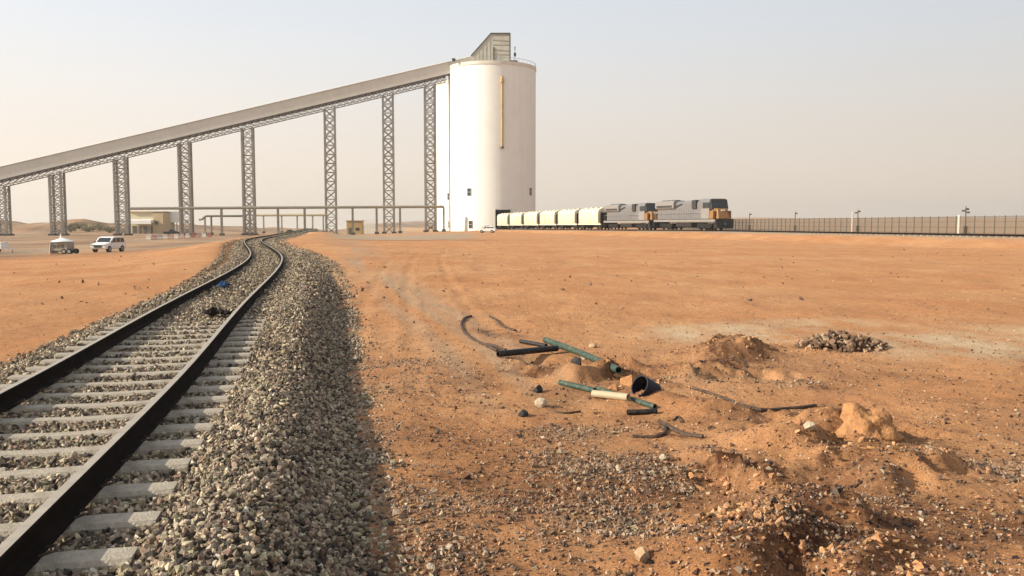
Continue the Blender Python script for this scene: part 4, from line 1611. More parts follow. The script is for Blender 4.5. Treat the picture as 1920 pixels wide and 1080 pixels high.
    for sy in (-1, 1):
        MB().tube([(-1.02, sy * 0.2, 2.95), (-0.86, sy * 0.2, 2.95)], 0.13, 12).obj('headlight', M['white'], n_o)
    # pilot, plough, coupler
    MB().hexa([(-1.0, -1.5, 0.28), (-0.15, -1.3, 0.28), (-0.15, 1.3, 0.28), (-1.0, 1.5, 0.28), (-0.6, -1.5, 1.62), (-0.42, -1.5, 1.62), (-0.42, 1.5, 1.62), (-0.6, 1.5, 1.62)]).obj('pilot', M['loco_black'], root)
    MB().box(-0.3, 0.45, -0.16, 0.16, 0.78, 1.1).obj('coupler', M['loco_black'], root)
    MB().box(-21.95, -21.7, -1.45, 1.45, 0.5, 1.62).obj('rear_pilot', M['loco_black'], root)
    MB().box(-21.22, -21.18, -0.5, 0.5, 2.0, 3.1).obj('rear_door', M['loco_black'], root)
    MB().box(-22.6, -21.9, -0.16, 0.16, 0.78, 1.1).obj('coupler', M['loco_black'], root)
    MB().prism([(-1.35, 0.55), (-1.1, 0.35), (1.1, 0.35), (1.35, 0.55), (1.42, 1.16), (-1.42, 1.16)], 'x', -13.6, -8.2).obj('fuel_tank', M['loco_black'], root)
    for x in (-4.4, -17.6):
        bogie(root, x, (-1.75, 0, 1.75), 0.52, 1.12)
    return root


def place_train(o, s):
    x, y = tp(s)
    o.location = (x, y, float(train_rail_z(s + 8)))
    o.rotation_euler = (0, 0, YAW)


loco = make_loco('leading grey diesel locomotive with an orange nose and black plough, right end of the train')
place_train(loco, 0)
loco2 = copy_tree(loco)
loco2['label'] = 'second grey diesel locomotive, coupled between the leading one and the cream wagons'
place_train(loco2, 23.3)


def make_wagon(label):
    root = empty('hopper_wagon', (0, 0, 0))
    tag(root, label, 'hopper wagon', 'cream hopper wagons of the train')
    # rounded shell, x from -0.9 to -13.1
    sec = [(-1.35, 1.15), (-1.55, 1.45), (-1.57, 2.6), (-1.55, 3.55), (-1.38, 4.0), (-0.8, 4.3), (0, 4.38), (0.8, 4.3), (1.38, 4.0), (1.55, 3.55), (1.57, 2.6), (1.55, 1.45), (1.35, 1.15)]
    sh = MB()
    stations = [(-1.35, 0.97), (-1.40, 1.0), (-1.8, 1.0), (-12.2, 1.0), (-12.6, 1.0), (-12.65, 0.97)]
    n = len(sec)
    for x, k in stations:
        for y_, z_ in sec:
            sh.v.append((x, y_ * k, 2.7 + (z_ - 2.7) * k))
    for i in range(len(stations) - 1):
        for j in range(n):
            j2 = (j + 1) % n
            sh.f.append((i * n + j, i * n + j2, (i + 1) * n + j2, (i + 1) * n + j))
    sh.f += [tuple(range(n)), tuple((len(stations) - 1) * n + j for j in range(n))]
    sh.obj('shell', M['wagon'], root, smooth=True)
    MB().box(-13.6, -0.4, -1.35, -1.1, 0.95, 1.25).box(-13.6, -0.4, 1.1, 1.35, 0.95, 1.25).box(-13.6, -0.4, -0.2, 0.2, 0.9, 1.2).obj('sill', M['wagon'], root)
    for k in range(4):
        x = -2.6 - k * 2.95
        MB().box(x - 0.6, x + 0.6, -0.35, 0.35, 4.36, 4.5).obj('hatch', M['wagon'], root)
    for k in range(7):
        x = -1.9 - k * 1.7
        for sy in (-1, 1):
            MB().box(x - 0.05, x + 0.05, min(sy * 1.56, sy * 1.66), max(sy * 1.56, sy * 1.66), 1.4, 3.6).obj('side_rib', M['wagon'], root)
    for k in range(3):
        x = -4.4 - k * 2.6
        MB().hexa([(x - .35, -.35, .45), (x + .35, -.35, .45), (x + .35, .35, .45), (x - .35, .35, .45), (x - .95, -.95, 1.14), (x + .95, -.95, 1.14), (x + .95, .95, 1.14), (x - .95, .95, 1.14)]).obj('discharge_chute', M['bogie'], root)
    for x in (-0.55, -13.45):
        e = MB()
        for sy in (-1.2, -0.8, 0.8, 1.2):
            e.bar((x, sy, 1.2), (x, sy, 3.6), 0.07)
        for q in range(7):
            e.bar((x, -1.2, 1.4 + q * 0.34), (x, -0.8, 1.4 + q * 0.34), 0.05)
            e.bar((x, 0.8, 1.4 + q * 0.34), (x, 1.2, 1.4 + q * 0.34), 0.05)
        e.obj('end_ladder', M['bogie'], root)
        MB().box(x - 0.35, x + 0.35, -1.35, 1.35, 1.2, 1.28).box(x - 0.02, x + 0.02, -1.3, 1.3, 1.28, 3.4).obj('end_platform', M['bogie'], root)
    for x in (-0.2, -13.8):
        MB().box(x - 0.25, x + 0.25, -0.15, 0.15, 0.8, 1.1).obj('coupler', M['bogie'], root)
    for x in (-2.1, -11.9):
        bogie(root, x, (-0.9, 0.9), 0.43, 0.95)
    return root


wag_labels = ['cream hopper wagon coupled right behind the second locomotive', 'cream hopper wagon, second behind the locomotives', 'cream hopper wagon, third behind the locomotives',
              'cream hopper wagon, fourth behind the locomotives', 'cream hopper wagon, second from the silo opening', 'cream hopper wagon standing half inside the dark silo opening']
wag = make_wagon(wag_labels[0])
for i, lab in enumerate(wag_labels):
    o = wag if i == 0 else copy_tree(wag)
    o['label'] = lab
    place_train(o, 46.8 + 14.05 * i)

# ------------------------------------------------------------------ fence on the right
FA, FB = Vector((99.5, 120.0, 0)), Vector((60.0, 400.0, 0))
fd = (FB - FA).normalized()
flen = (FB - FA).length
fn = empty('perimeter_fence', FA)
tag(fn, 'long brown mesh perimeter fence on dark posts running behind the train', 'fence')
FP = 2.85
FH = 3.65
post_me = MB().box(-0.07, 0.07, -0.07, 0.07, -0.4, FH + 0.1).mesh('post', M['fence_post'])
pm = MB()
k = 0
for i in range(16):
    x = 0.11 + i * (FP - 0.22) / 15
    pm.box(x - 0.015, x + 0.015, -0.012, 0.012, 0.12, FH)
pan_me = pm.mesh('mesh_panel', M['fence'])
rl = MB()
for z in (0.35, 1.45, 2.55, FH - 0.08):
    rl.box(0.07, FP - 0.07, 0.022, 0.075, z - 0.04, z + 0.04)
rail_me = rl.mesh('fence_rail', M['fence_post'])
yawf = math.atan2(fd.y, fd.x)
for i in range(int(flen / FP)):
    p = FA + fd * (i * FP)
    q = FA + fd * (i * FP + FP)
    z = gz(p.x, p.y, False)
    z2 = gz(q.x, q.y, False)
    loc = Vector((p.x - FA.x, p.y - FA.y, z))
    tilt = -math.atan2(z2 - z, FP)
    inst('post', post_me, fn, loc, (0, 0, yawf))
    inst('mesh_panel', pan_me, fn, loc, (0, tilt, yawf))
    inst('fence_rail', rail_me, fn, loc, (0, tilt, yawf))
# masts along the fence


def fence_place(px):
    u = (px - 960) / FPX * 1.0
    # solve (FA + fd t).x = u * depth, small pitch ignored in depth
    t = (u * FA.y * _cp - FA.x) / (fd.x - u * fd.y * _cp)
    return FA + fd * t


def mast(px, py_top, label, heads=2):
    p = fence_place(px) + Vector((-0.9, -0.3, 0))
    p.z = gz(p.x, p.y, False)
    ztop = pt(px, py_top, p.y).z
    root = empty('camera_mast', p)
    tag(root, label, 'camera mast', 'camera masts along the fence')
    h = ztop - p.z
    r_ = 0.14
    MB().tube([(0, 0, -0.3), (0, 0, h)], r_, 8, radii=[r_, r_ * 0.8]).obj('pole', M['fence_post'], root)
    MB().box(-0.32, 0.32, -0.25, 0.25, 0.2, 1.7).obj('cabinet', M['fence_post'], root)
    for k in range(heads):
        a = k * 2.4 + 0.5
        c = Vector((math.cos(a) * 0.42, math.sin(a) * 0.42, h - 0.35 - 0.55 * k * 0.6))
        b = MB().bar((0, 0, c.z), c, 0.08)
        b.box(c.x - 0.3, c.x + 0.3, c.y - 0.16, c.y + 0.16, c.z - 0.16, c.z + 0.2)
        b.obj('camera_head', M['fence_post'], root)
    MB().tube([(0, 0, h - 0.5), (0, 0, h + 0.35)], 0.05, 6).obj('lightning_rod', M['fence_post'], root)
    return root


mast(1817, 389, 'dark camera mast beside a stout white post, nearest on the fence line', 3)
mast(1614, 394, 'dark camera mast beside a slim white post, middle of the fence', 2)
mast(1496, 398, 'small dark camera mast on the far part of the fence, third from the picture edge', 1)
mast(1410, 400, 'smallest dark camera mast on the fence, just right of the locomotive nose', 1)


def white_post(px, py_top, w, label):
    p = fence_place(px) + Vector((-1.6, -0.5, 0))
    p.z = gz(p.x, p.y, False)
    h = pt(px, py_top, p.y).z - p.z
    root = empty('white_post', p)
    tag(root, label, 'post', 'white posts beside the masts')
    MB().tube([(0, 0, -0.3), (0, 0, h)], w, 10).obj('shaft', M['barrier_white'], root, smooth=True)
    MB().tube([(0, 0, h), (0, 0, h + 0.12)], w * 1.15, 10).obj('cap', M['white'], root)


white_post(1810.5, 405, 0.27, 'stout white post standing beside the nearest camera mast')
white_post(1608.5, 398, 0.17, 'slim white post beside the middle camera mast')

# ------------------------------------------------------------------ pipe racks in front of the towers
def pipe_rack(name, label, x0, y0p, Y0, x1, y1p, Y1, posts, r_, material, post_r=0.28, drop=None, footing=True):
    a, b = pt(x0, y0p, Y0), pt(x1, y1p, Y1)
    root = empty(name, a)
    tag(root, label, 'pipe rack')
    line = [Vector((0, 0, 0)), b - a]
    if drop == 'end':
        q = b - a
        line = [Vector((0, 0, 0)), q - Vector((0.6, 0, 0)), q - Vector((0.1, 0, 0.25)), q + Vector((0, 0, -1)), Vector((q.x, q.y, gz(b.x, b.y, False) - a.z - 0.2))]
    if drop == 'start':
        q0 = Vector((0, 0, 0))
        line = [q0 + Vector((-1.8, 0, -1.1)), q0 + Vector((-0.8, 0, -1.0)), q0 + Vector((-0.4, 0, -0.35)), q0 + Vector((0.4, 0, 0)), b - a]
    MB().tube(line, r_, 10).obj('pipe', material, root, smooth=True)
    for px in posts:
        f = (px - x0) / (x1 - x0)
        # walk along the world line to the wanted column
        Yg = Y0 + (Y1 - Y0) * f
        p = pt(px, y0p + (y1p - y0p) * f, Yg)
        zb = gz(p.x, p.y, False)
        MB().box(-post_r, post_r, -post_r, post_r, zb - p.z - 0.3, -r_ * 0.3).obj('post', M['steel'], root).location = p - a
        if footing:
            MB().box(-post_r * 2, post_r * 2, -post_r * 2, post_r * 2, zb - p.z - 0.5, zb - p.z + 0.75).obj('footing', M['dark_steel'], root).location = p - a
    return root


pipe_rack('pipe_rack', 'long grey pipe rack on posts crossing in front of the lattice towers', 243, 391, 238, 832, 387.5, 257, (415, 468, 521, 571, 661, 706, 750, 832), 0.42, M['rack_pipe'])
pipe_rack('pipe_rack', 'short grey pipe rack with a bent end, under the long rack behind the barriers', 384, 405, 262, 462, 405, 268, (384, 396, 458), 0.35, M['rack_pipe'], 0.22, 'start')
pipe_rack('pipe_rack', 'pale beige pipe rack in the background between the two middle towers', 478, 403, 300, 612, 402.5, 300, (494, 528, 557, 586, 606), 0.55, M['rack_beige'], 0.22)

# ------------------------------------------------------------------ buildings and yard things on the left
def building():
    Y = 292.0
    a = pt(247, 440, Y)
    z = gz(a.x + 6, Y, False)
    root = empty('beige_building', (a.x + 6, Y, z))
    tag(root, 'low beige building with a white canopy over dark doors, between two lattice towers', 'building')
    k = Y / FPX
    X = lambda px: (px - 960) * k - root.location.x
    Z = lambda py: pt(300, py, Y).z - z
    MB().box(X(247), X(290), 0, 9, -0.5, Z(398)).obj('wall', M['cream_wall'], root)
    MB().box(X(290.2), X(309), -0.6, 9, -0.5, Z(399)).obj('wall', M['beige_wall'], root)
    MB().box(X(246), X(310), -0.8, 9.3, Z(398) + 0.02, Z(398) + 0.35).obj('roof', M['beige_wall'], root)
    MB().hexa([(X(246.5), -3.2, Z(420)), (X(292), -3.2, Z(420)), (X(292), -0.005, Z(414)), (X(246.5), -0.005, Z(414)), (X(246.5), -3.2, Z(413.5)), (X(292), -3.2, Z(413.5)), (X(292), -0.005, Z(411)), (X(246.5), -0.005, Z(411))]).obj('canopy', M['white'], root)
    for i, px in enumerate((250, 260, 270, 280)):
        d = MB().box(X(px), X(px + 8), -0.06, 0.02, -0.1, 2.6).obj('door', M['door_dark'], root)
        MB().box(X(px + 6.5), X(px + 7), -0.12, -0.065, 1.0, 1.15).obj('handle', M['steel'], d)
    for px in (247.5, 269, 290):
        MB().bar((X(px), -3.0, -0.3), (X(px), -3.0, Z(420)), 0.18).obj('canopy_post', M['steel'], root)
    w = MB().box(X(294), X(300), -0.68, -0.6, 3.0, 4.4).obj('window', M['window_frame'], root)
    MB().box(X(294.6), X(299.4), -0.71, -0.685, 3.15, 4.25).obj('pane', M['glass'], w)


building()


def tank():
    p = pt(323, 430, 300)
    z = gz(p.x, 300, False)
    root = empty('storage_tank', (p.x, 300, z))
    tag(root, 'small white storage tank beside the beige building', 'storage tank')
    h = pt(323, 397, 300).z - z
    MB().tube([(0, 0, 3.6), (0, 0, h)], 2.3, 24).obj('vessel', M['white'], root, smooth=True)
    MB().lathe([(0.01, h + 0.5), (2.33, h + 0.003)], 24).obj('roof', M['silo_rim'], root, smooth=True)
    for a in range(4):
        MB().bar((1.7 * math.cos(a * 1.57 + .78), 1.7 * math.sin(a * 1.57 + .78), -0.4), (1.7 * math.cos(a * 1.57 + .78), 1.7 * math.sin(a * 1.57 + .78), 3.6), 0.25).obj('leg', M['steel'], root)


tank()


def hut():
    Y = 275.0
    a = pt(664, 437, Y)
    z = gz(a.x, Y, False)
    root = empty('tan_hut', (a.x, Y, z))
    tag(root, 'small tan sheet hut standing beside the tall lattice tower', 'hut')
    w = 28 / FPX * Y / 2
    h = pt(664, 414.5, Y).z - z
    MB().box(-w, w, 0, 4, -0.4, h).obj('wall', M['tan'], root)
    MB().box(-w - .25, w + .25, -0.3, 4.3, h + 0.003, h + 0.25).obj('roof', M['beige_wall'], root)
    MB().box(-w * .75, -w * .25, -0.06, 0.01, -0.1, 2.1).obj('door', M['door_dark'], root)
    MB().box(w * .2, w * .7, -0.06, 0.01, 1.2, 2.1).obj('window', M['glass'], root)


hut()


def white_screen():
    Y = 283
    a = pt(690, 432, Y)
    z = gz(a.x, Y, False)
    root = empty('white_fence', (a.x, Y, z))
    tag(root, 'short run of white picket fence right of the tan hut', 'fence')
    h = pt(690, 411, Y).z - z
    pk = MB().box(-0.16, 0.16, -0.03, 0.03, -0.2, h).mesh('picket', M['white'])
    for i in range(9):
        inst('picket', pk, root, (-2.0 + i * 0.52, 0, 0))
    for zz in (h * 0.3, h * 0.8):
        MB().box(-2.2, 2.3, 0.035, 0.1, zz, zz + 0.1).obj('fence_rail', M['white'], root)


white_screen()


def wheel(root, x, y, r_, w):
    t = MB().tube([(x, y - w / 2, r_), (x, y + w / 2, r_)], r_, 20).obj('wheel', M['rubber'], root, smooth=True)
    for sy in (-1, 1):
        MB().tube([(x, y + sy * (w / 2 + 0.002), r_), (x, y + sy * (w / 2 + 0.02), r_)], r_ * 0.58, 14).obj('rim', M['steel'], t)


def car(name, label, cat, loc, rz, body, L=4.6, W=1.85, H=1.75, pickup=False, group=None):
    root = empty(name, loc, rz)
    tag(root, label, cat, group)
    hw = W / 2
    # side profile, x forward
    if pickup:
        prof = [(-L / 2, 0.45), (L / 2 - .1, 0.4), (L / 2, 0.6), (L / 2 - .05, 0.98), (L * .22, 1.1), (L * .1, H - .05), (-L * .12, H), (-L * .17, 1.08), (-L / 2, 1.08)]
    else:
        prof = [(-L / 2 + .05, 0.4), (L / 2 - .1, 0.38), (L / 2, 0.6), (L / 2 - .06, 0.95), (L * .27, 1.08), (L * .12, H - .08), (0, H), (-L * .38, H - .04), (-L / 2 + .12, 1.1), (-L / 2, 0.9)]
    b = MB().prism(prof, 'y', -hw, hw)
    bo = b.obj('body', body, root, bevel=0.09)
    xf, xr = L * .31, -L * .30
    for x in (xf, xr):
        for sy in (-1, 1):
            wheel(root, x, sy * (hw - 0.1), 0.37, 0.24)
    zt = H - 0.14
    for sy in (-1, 1):
        y0, y1 = min(sy * (hw - .02), sy * (hw + .012)), max(sy * (hw - .02), sy * (hw + .012))
        if pickup:
            MB().hexa([(L * .17, y0, 1.12), (-L * .14, y0, 1.12), (-L * .14, y1, 1.12), (L * .17, y1, 1.12), (L * .09, y0, zt), (-L * .11, y0, zt), (-L * .11, y1, zt), (L * .09, y1, zt)]).obj('side_window', M['glass'], root)
        else:
            for a0, a1, b0, b1 in ((L * .2, 0.03, L * .1, 0.03), (-0.05, -L * .2, -0.05, -L * .2), (-L * .22, -L * .42, -L * .22, -L * .37)):
                MB().hexa([(a0, y0, 1.1), (a1, y0, 1.1), (a1, y1, 1.1), (a0, y1, 1.1), (b0, y0, zt), (b1, y0, zt), (b1, y1, zt), (b0, y1, zt)]).obj('side_window', M['glass'], root)
        MB().box(L / 2 - 0.2, L / 2 + 0.015, min(sy * (hw - .42), sy * (hw - .08)), max(sy * (hw - .42), sy * (hw - .08)), 0.72, 0.9).obj('headlight', M['window_frame'], root)
        MB().box(-L / 2 - 0.012, -L / 2 + 0.1, min(sy * (hw - .3), sy * (hw - .08)), max(sy * (hw - .3), sy * (hw - .08)), 0.75, 0.9).obj('tail_light', M['red_light'], root)
        MB().box(L * .2, L * .23, min(sy * hw, sy * (hw + .2)), max(sy * hw, sy * (hw + .2)), 1.1, 1.25).obj('mirror', M['loco_black'], root)
    xa, za, xb, zb = (L * .22, 1.1, L * .1, H - .05) if pickup else (L * .27, 1.08, L * .12, H - .08)
    dx, dz = xb - xa, zb - za
    n = Vector((dz, 0, -dx)).normalized() * 0.015
    q0 = Vector((xa + dx * .08, 0, za + dz * .08)) + n
    q1 = Vector((xa + dx * .9, 0, za + dz * .9)) + n
    MB().hexa([(q0.x, -hw + .12, q0.z), (q0.x, hw - .12, q0.z), (q0.x - .04, hw - .12, q0.z - 0.01), (q0.x - .04, -hw + .12, q0.z - .01), (q1.x, -hw + .2, q1.z), (q1.x, hw - .2, q1.z), (q1.x - .04, hw - .2, q1.z - .01), (q1.x - .04, -hw + .2, q1.z - .01)]).obj('windscreen', M['glass'], root)
    MB().box(L / 2 - 0.1, L / 2 + 0.02, -hw * .5, hw * .5, 0.55, 0.85).obj('grille', M['grille'], root)
    return root


def ground_spot(px, py):
    """first ground point met by the ray through a photo pixel"""
    d = ray(px, py)
    lo = 3.0
    prev = None
    Y = 3.0
    while Y < 600:
        k = Y / d.y
        h = CAM_H + d.z * k - gz(d.x * k, Y, False)
        if h < 0:
            return Vector((d.x * k, Y, gz(d.x * k, Y, False)))
        Y += 0.5 if Y > 20 else 0.05
    return None


p = ground_spot(204, 472.5)
car('parked_car', 'white off-road car parked on the sand left of the near track', 'car', p, R(264), M['white'], 4.2, 1.8, 1.75)
p = ground_spot(914, 436.5)
car('parked_car', 'small white car parked in front of the front silo wall', 'car', p, R(170), M['white'], 4.2, 1.8, 1.55)
p = ground_spot(951, 433.0)
p2 = tp(118, -7.5)
car('parked_pickup', 'pale grey pickup parked beside the wagons at the silo opening', 'pickup', (p2[0], p2[1], gz(p2[0], p2[1], False)), R(175), M['silo_rim'], 4.8, 1.85, 1.7, True)
p = Vector((pt(324, 436, 255).x, 255.0, 0))
p.z = gz(p.x, p.y, False)
car('parked_pickup', 'black pickup parked behind the striped barriers by the beige building', 'pickup', p, R(5), M['loco_black'], 4.9, 1.9, 1.75, True)


def kiosk():
    p = ground_spot(118, 476)
    k = p.y / FPX
    root = empty('kiosk_trailer', p)
    tag(root, 'white roofed kiosk trailer with a pale curtain on its left, on the sand', 'kiosk trailer')
    hw = 15 * k
    h_e = pt(118, 453, p.y).z - p.z
    MB().box(-hw, hw, -0.8, 0.8, 0.32, h_e).obj('cabin', M['steel'], root, bevel=0.03)
    for i in range(3):
        MB().box(-hw * .7 + i * hw * .5, -hw * .35 + i * hw * .5, -0.83, -0.79, h_e * .5, h_e * .75).obj('serving_hatch', M['door_dark'], root)
    rf = MB().lathe([(0.05, h_e + 0.42), (0.35, h_e + 0.34), (hw * 1.25, h_e + 0.06), (hw * 1.3, h_e - 0.02), (0.05, h_e + 0.003)], 16)
    rf.obj('canopy', M['white'], root, smooth=True)
    MB().tube([(-0.15, 0, h_e + 0.35), (-0.15, 0, h_e + 0.85)], 0.1, 8, radii=[0.14, 0.03]).obj('finial', M['white'], root)
    cu = MB()
    for i in range(6):
        a0, a1 = -0.9 + i * 0.3, -0.6 + i * 0.3
        o0, o1 = 0.05 * (i % 2), 0.05 * ((i + 1) % 2)
        cu.hexa([(-hw * 1.16 - o0, a0, 0.02), (-hw * 1.1 - o0, a0, 0.02), (-hw * 1.1 - o1, a1, 0.02), (-hw * 1.16 - o1, a1, 0.02), (-hw * 1.0 - o0, a0, h_e), (-hw * .96 - o0, a0, h_e), (-hw * .96 - o1, a1, h_e), (-hw * 1.0 - o1, a1, h_e)])
    cu.obj('curtain', M['white'], root)
    for x in (hw * 0.6, hw * 1.25):
        wheel(root, x, -0.72, 0.28, 0.2)
        wheel(root, x, 0.72, 0.28, 0.2)
    MB().bar((-hw, -0.6, 0.3), (hw * 1.5, -0.6, 0.3), 0.1).bar((-hw, 0.6, 0.3), (hw * 1.5, 0.6, 0.3), 0.1).obj('chassis', M['dark_steel'], root)


kiosk()


def trailer():
    p = ground_spot(4, 474)
    root = empty('white_trailer', p)
    tag(root, 'white box trailer with a drawbar, cut by the left picture edge', 'trailer')
    MB().box(-2.2, 0.35, -0.7, 0.7, 0.45, 1.15).obj('box_body', M['white'], root, bevel=0.04)
    MB().box(-2.25, 0.4, -0.74, 0.74, 1.153, 1.21).obj('lid', M['white'], root)
    MB().bar((0.3, -0.4, 0.5), (1.3, 0, 0.4), 0.09).bar((0.3, 0.4, 0.5), (1.3, 0, 0.4), 0.09).obj('drawbar', M['white'], root)
    MB().tube([(1.2, 0, 0.02), (1.2, 0, 0.45)], 0.05, 8).obj('jockey_leg', M['steel'], root)
    for sy in (-1, 1):
        wheel(root, -0.9, sy * 0.75, 0.3, 0.18)


trailer()


def barrier_mesh():
    m = MB().prism([(-0.28, 0), (0.28, 0), (0.28, 0.18), (0.13, 0.42), (0.1, 0.95), (-0.1, 0.95), (-0.13, 0.42), (-0.28, 0.18)], 'x', -0.47, 0.47)
    return m


bar_me = {k: barrier_mesh().mesh('barrier', M['barrier_white' if k == 'white' else k]) for k in ('white', 'pink', 'red')}
order = ['white', 'pink', 'white', 'white', 'pink', 'white', 'pink', 'white', 'red', 'pink', 'white', 'red']
n_b = len(order)
bar_labels = ['white plastic road barrier at the left end of the row', 'leftmost faded pink plastic road barrier, next to the white end one',
              'white road barrier, right neighbour of the leftmost pink one', 'white road barrier beside another white one, left of the second pink one',
              'second faded pink road barrier from the left end of the row', 'single white road barrier between the second and third pink ones',
              'third faded pink road barrier from the left end of the row', 'white road barrier directly left of the first red one',
              'red plastic road barrier inside the row, between white and pink', 'rightmost faded pink road barrier, just right of a red one',
              'white road barrier between a pink one and the red end one', 'red plastic road barrier at the right end of the row']
for i, k in enumerate(order):
    px = 279 + i * 10.4
    py = 450 - i * 0.55
    p = ground_spot(px, py)
    o = inst('road_barrier', bar_me[k], None, p, (0, 0, 0.15 + random.uniform(-.12, .12)), (1.05, 1.0, 1.15))
    lab = bar_labels[i]
    tag(o, lab, 'barrier', 'plastic road barriers in a row')

# dark round bin under the beige rack
p = ground_spot(543, 437)
drum = empty('dark_drum', (pt(543, 430, 250).x, 250, gz(pt(543, 430, 250).x, 250, False)))
tag(drum, 'dark round drum lying under the pale pipe rack', 'drum')
MB().tube([(0, -0.9, 0.85), (0, 0.9, 0.85)], 0.85, 20).obj('barrel', M['loco_black'], drum, smooth=True)
MB().tube([(0, -0.98, 0.85), (0, -0.9, 0.85)], 0.6, 16).obj('lid', M['dark_steel'], drum)
MB().box(-0.9, 0.9, -0.7, 0.7, -0.1, 0.12).obj('cradle', M['dark_steel'], drum)

# shrubs on the far left rise
def shrub(x, y, r_, h, seed, label):
    rg = np.random.default_rng(seed)
    z = gz(x, y, False)
    root = empty('shrub', (x, y, z))
    tag(root, label, 'shrub', 'dry shrubs on the rise at the left')
    b = MB()
    for k in range(9):
        a = rg.uniform(0, 6.28)
        b.tube([(0, 0, -0.2), (math.cos(a) * r_ * .35, math.sin(a) * r_ * .35, h * .45), (math.cos(a) * r_ * .7, math.sin(a) * r_ * .7, h * rg.uniform(.6, .95))], 0.05, 5, radii=[0.09, 0.05, 0.02])
    b.obj('stem', M['twig'], root)
    f = MB()
    for k in range(420):
        v = rg.normal(size=3)
        v /= np.linalg.norm(v)
        v *= rg.random() ** 0.4
        c = Vector((v[0] * r_, v[1] * r_, h * .55 + v[2] * h * .45))
        s_ = rg.uniform(0.18, 0.4)
        u = Vector(rg.normal(size=3)).normalized() * s_
        w = Vector(rg.normal(size=3)).normalized() * s_ * .6
        f.add([c - u, c + w, c + u, c - w], [(0, 1, 2, 3)])
    o = bpy.data.objects.new('foliage', f.mesh('foliage', M['shrub'], fixn=False))
    COL.objects.link(o)
    o.parent = root


for i, (px, Y, r_, h, lab) in enumerate(((134, 300, 2.4, 2.6, 'low olive shrub just right of the short lattice tower'), (150, 312, 3.2, 2.2, 'wide olive shrub on the rise between the first two towers'),
                                         (168, 304, 2.6, 1.9, 'small flat dry shrub in the middle of the shrub row'), (188, 310, 3.4, 2.7, 'tallest olive shrub in the row on the rise'),
                                         (207, 300, 2.6, 2.2, 'olive shrub close left of the tower by the beige building'))):
    shrub((px - 960) / FPX * Y, Y, r_, h, 70 + i, lab)

# ------------------------------------------------------------------ the dug-up patch: pipes, cables, rocks
def on_ground(px, py, lift=0.0):
    p = gp(px, py, 0.0)
    for _ in range(6):
        z = gz(p.x, p.y)
        p = gp(px, py, z)
    return Vector((p.x, p.y, gz(p.x, p.y) + lift))


def smooth_path(pts, n=6):
    out = []
    P = [pts[0]] + list(pts) + [pts[-1]]
    for i in range(1, len(P) - 2):
        for k in range(n):
            t = k / n
            a, b, c, d = P[i - 1], P[i], P[i + 1], P[i + 2]
            out.append(0.5 * ((2 * b) + (c - a) * t + (2 * a - 5 * b + 4 * c - d) * t * t + (3 * b - a - 3 * c + d) * t ** 3))
    out.append(P[-2])
    return out


def hollow_pipe(name, label, cat, pts, r_, material, group=None, n=14):
    a = Vector(pts[0])
    root = empty(name, a)
    tag(root, label, cat, group)
    loc = [Vector(p) - a for p in pts]
    m = MB()
    m.tube(loc, r_, n, caps=False)
    m.tube([loc[0] + (loc[1] - loc[0]) * 0.0] + loc[1:], r_ * 0.82, n, caps=False)
    k = len(loc)
    for e in (0, k - 1):
        for j in range(n):
            j2 = (j + 1) % n
            m.f.append((e * n + j, e * n + j2, k * n + e * n + j2, k * n + e * n + j))
    m.obj('pipe_wall', material, root, smooth=True)
    return root


def pipe_px(name, label, cat, pix, r_, material, lifts=None, group=None):
    pts = [on_ground(x, y, (lifts[i] if lifts else r_ * 0.9)) for i, (x, y) in enumerate(pix)]
    return hollow_pipe(name, label, cat, smooth_path(pts, 4) if len(pts) > 2 else pts, r_, material, group)


CB = 'cables and hoses left in the dug up sand'
pipe_px('conduit', 'long green conduit slanting across the dug up pit, upper one', 'conduit', ((1022, 648), (1090, 676), (1160, 706)), 0.05, M['green_pipe'], (0.10, 0.09, 0.08))
pipe_px('conduit', 'short dark conduit meeting the upper end of the long green one', 'conduit', ((976, 643), (1024, 652)), 0.036, M['black_pipe'])
pipe_px('conduit', 'straight black conduit lying level left of the long green one', 'conduit', ((934, 671), (1044, 662)), 0.05, M['black_pipe'], (0.06, 0.08))
pipe_px('conduit', 'dusty grey green conduit half buried, lower left of the pit', 'conduit', ((1050, 722), (1115, 738)), 0.036, M['green_pipe'], (0.02, 0.035))
pipe_px('conduit', 'cream coloured conduit piece lying along the lower green one', 'conduit', ((1112, 744), (1178, 757)), 0.045, M['cream_pipe'])
pipe_px('conduit', 'lower green conduit beside the navy pipe end', 'conduit', ((1118, 733), (1228, 764)), 0.034, M['green_pipe'])
pipe_px('conduit', 'thin dark green conduit under the cream piece, lowest in the pit', 'conduit', ((1176, 764), (1232, 774)), 0.03, M['black_pipe'])


def cable(label, pix, r_=0.022, lifts=None, group=CB, material='cable', name='cable'):
    pts = [on_ground(x, y, (lifts[i] if lifts else r_ * 0.6)) for i, (x, y) in enumerate(pix)]
    sp = smooth_path(pts, 6)
    a = sp[0].copy()
    o = MB().tube([p - a for p in sp], r_, 8).obj(name, M[material], None, smooth=True)
    o.location = a
    tag(o, label, 'cable', group)


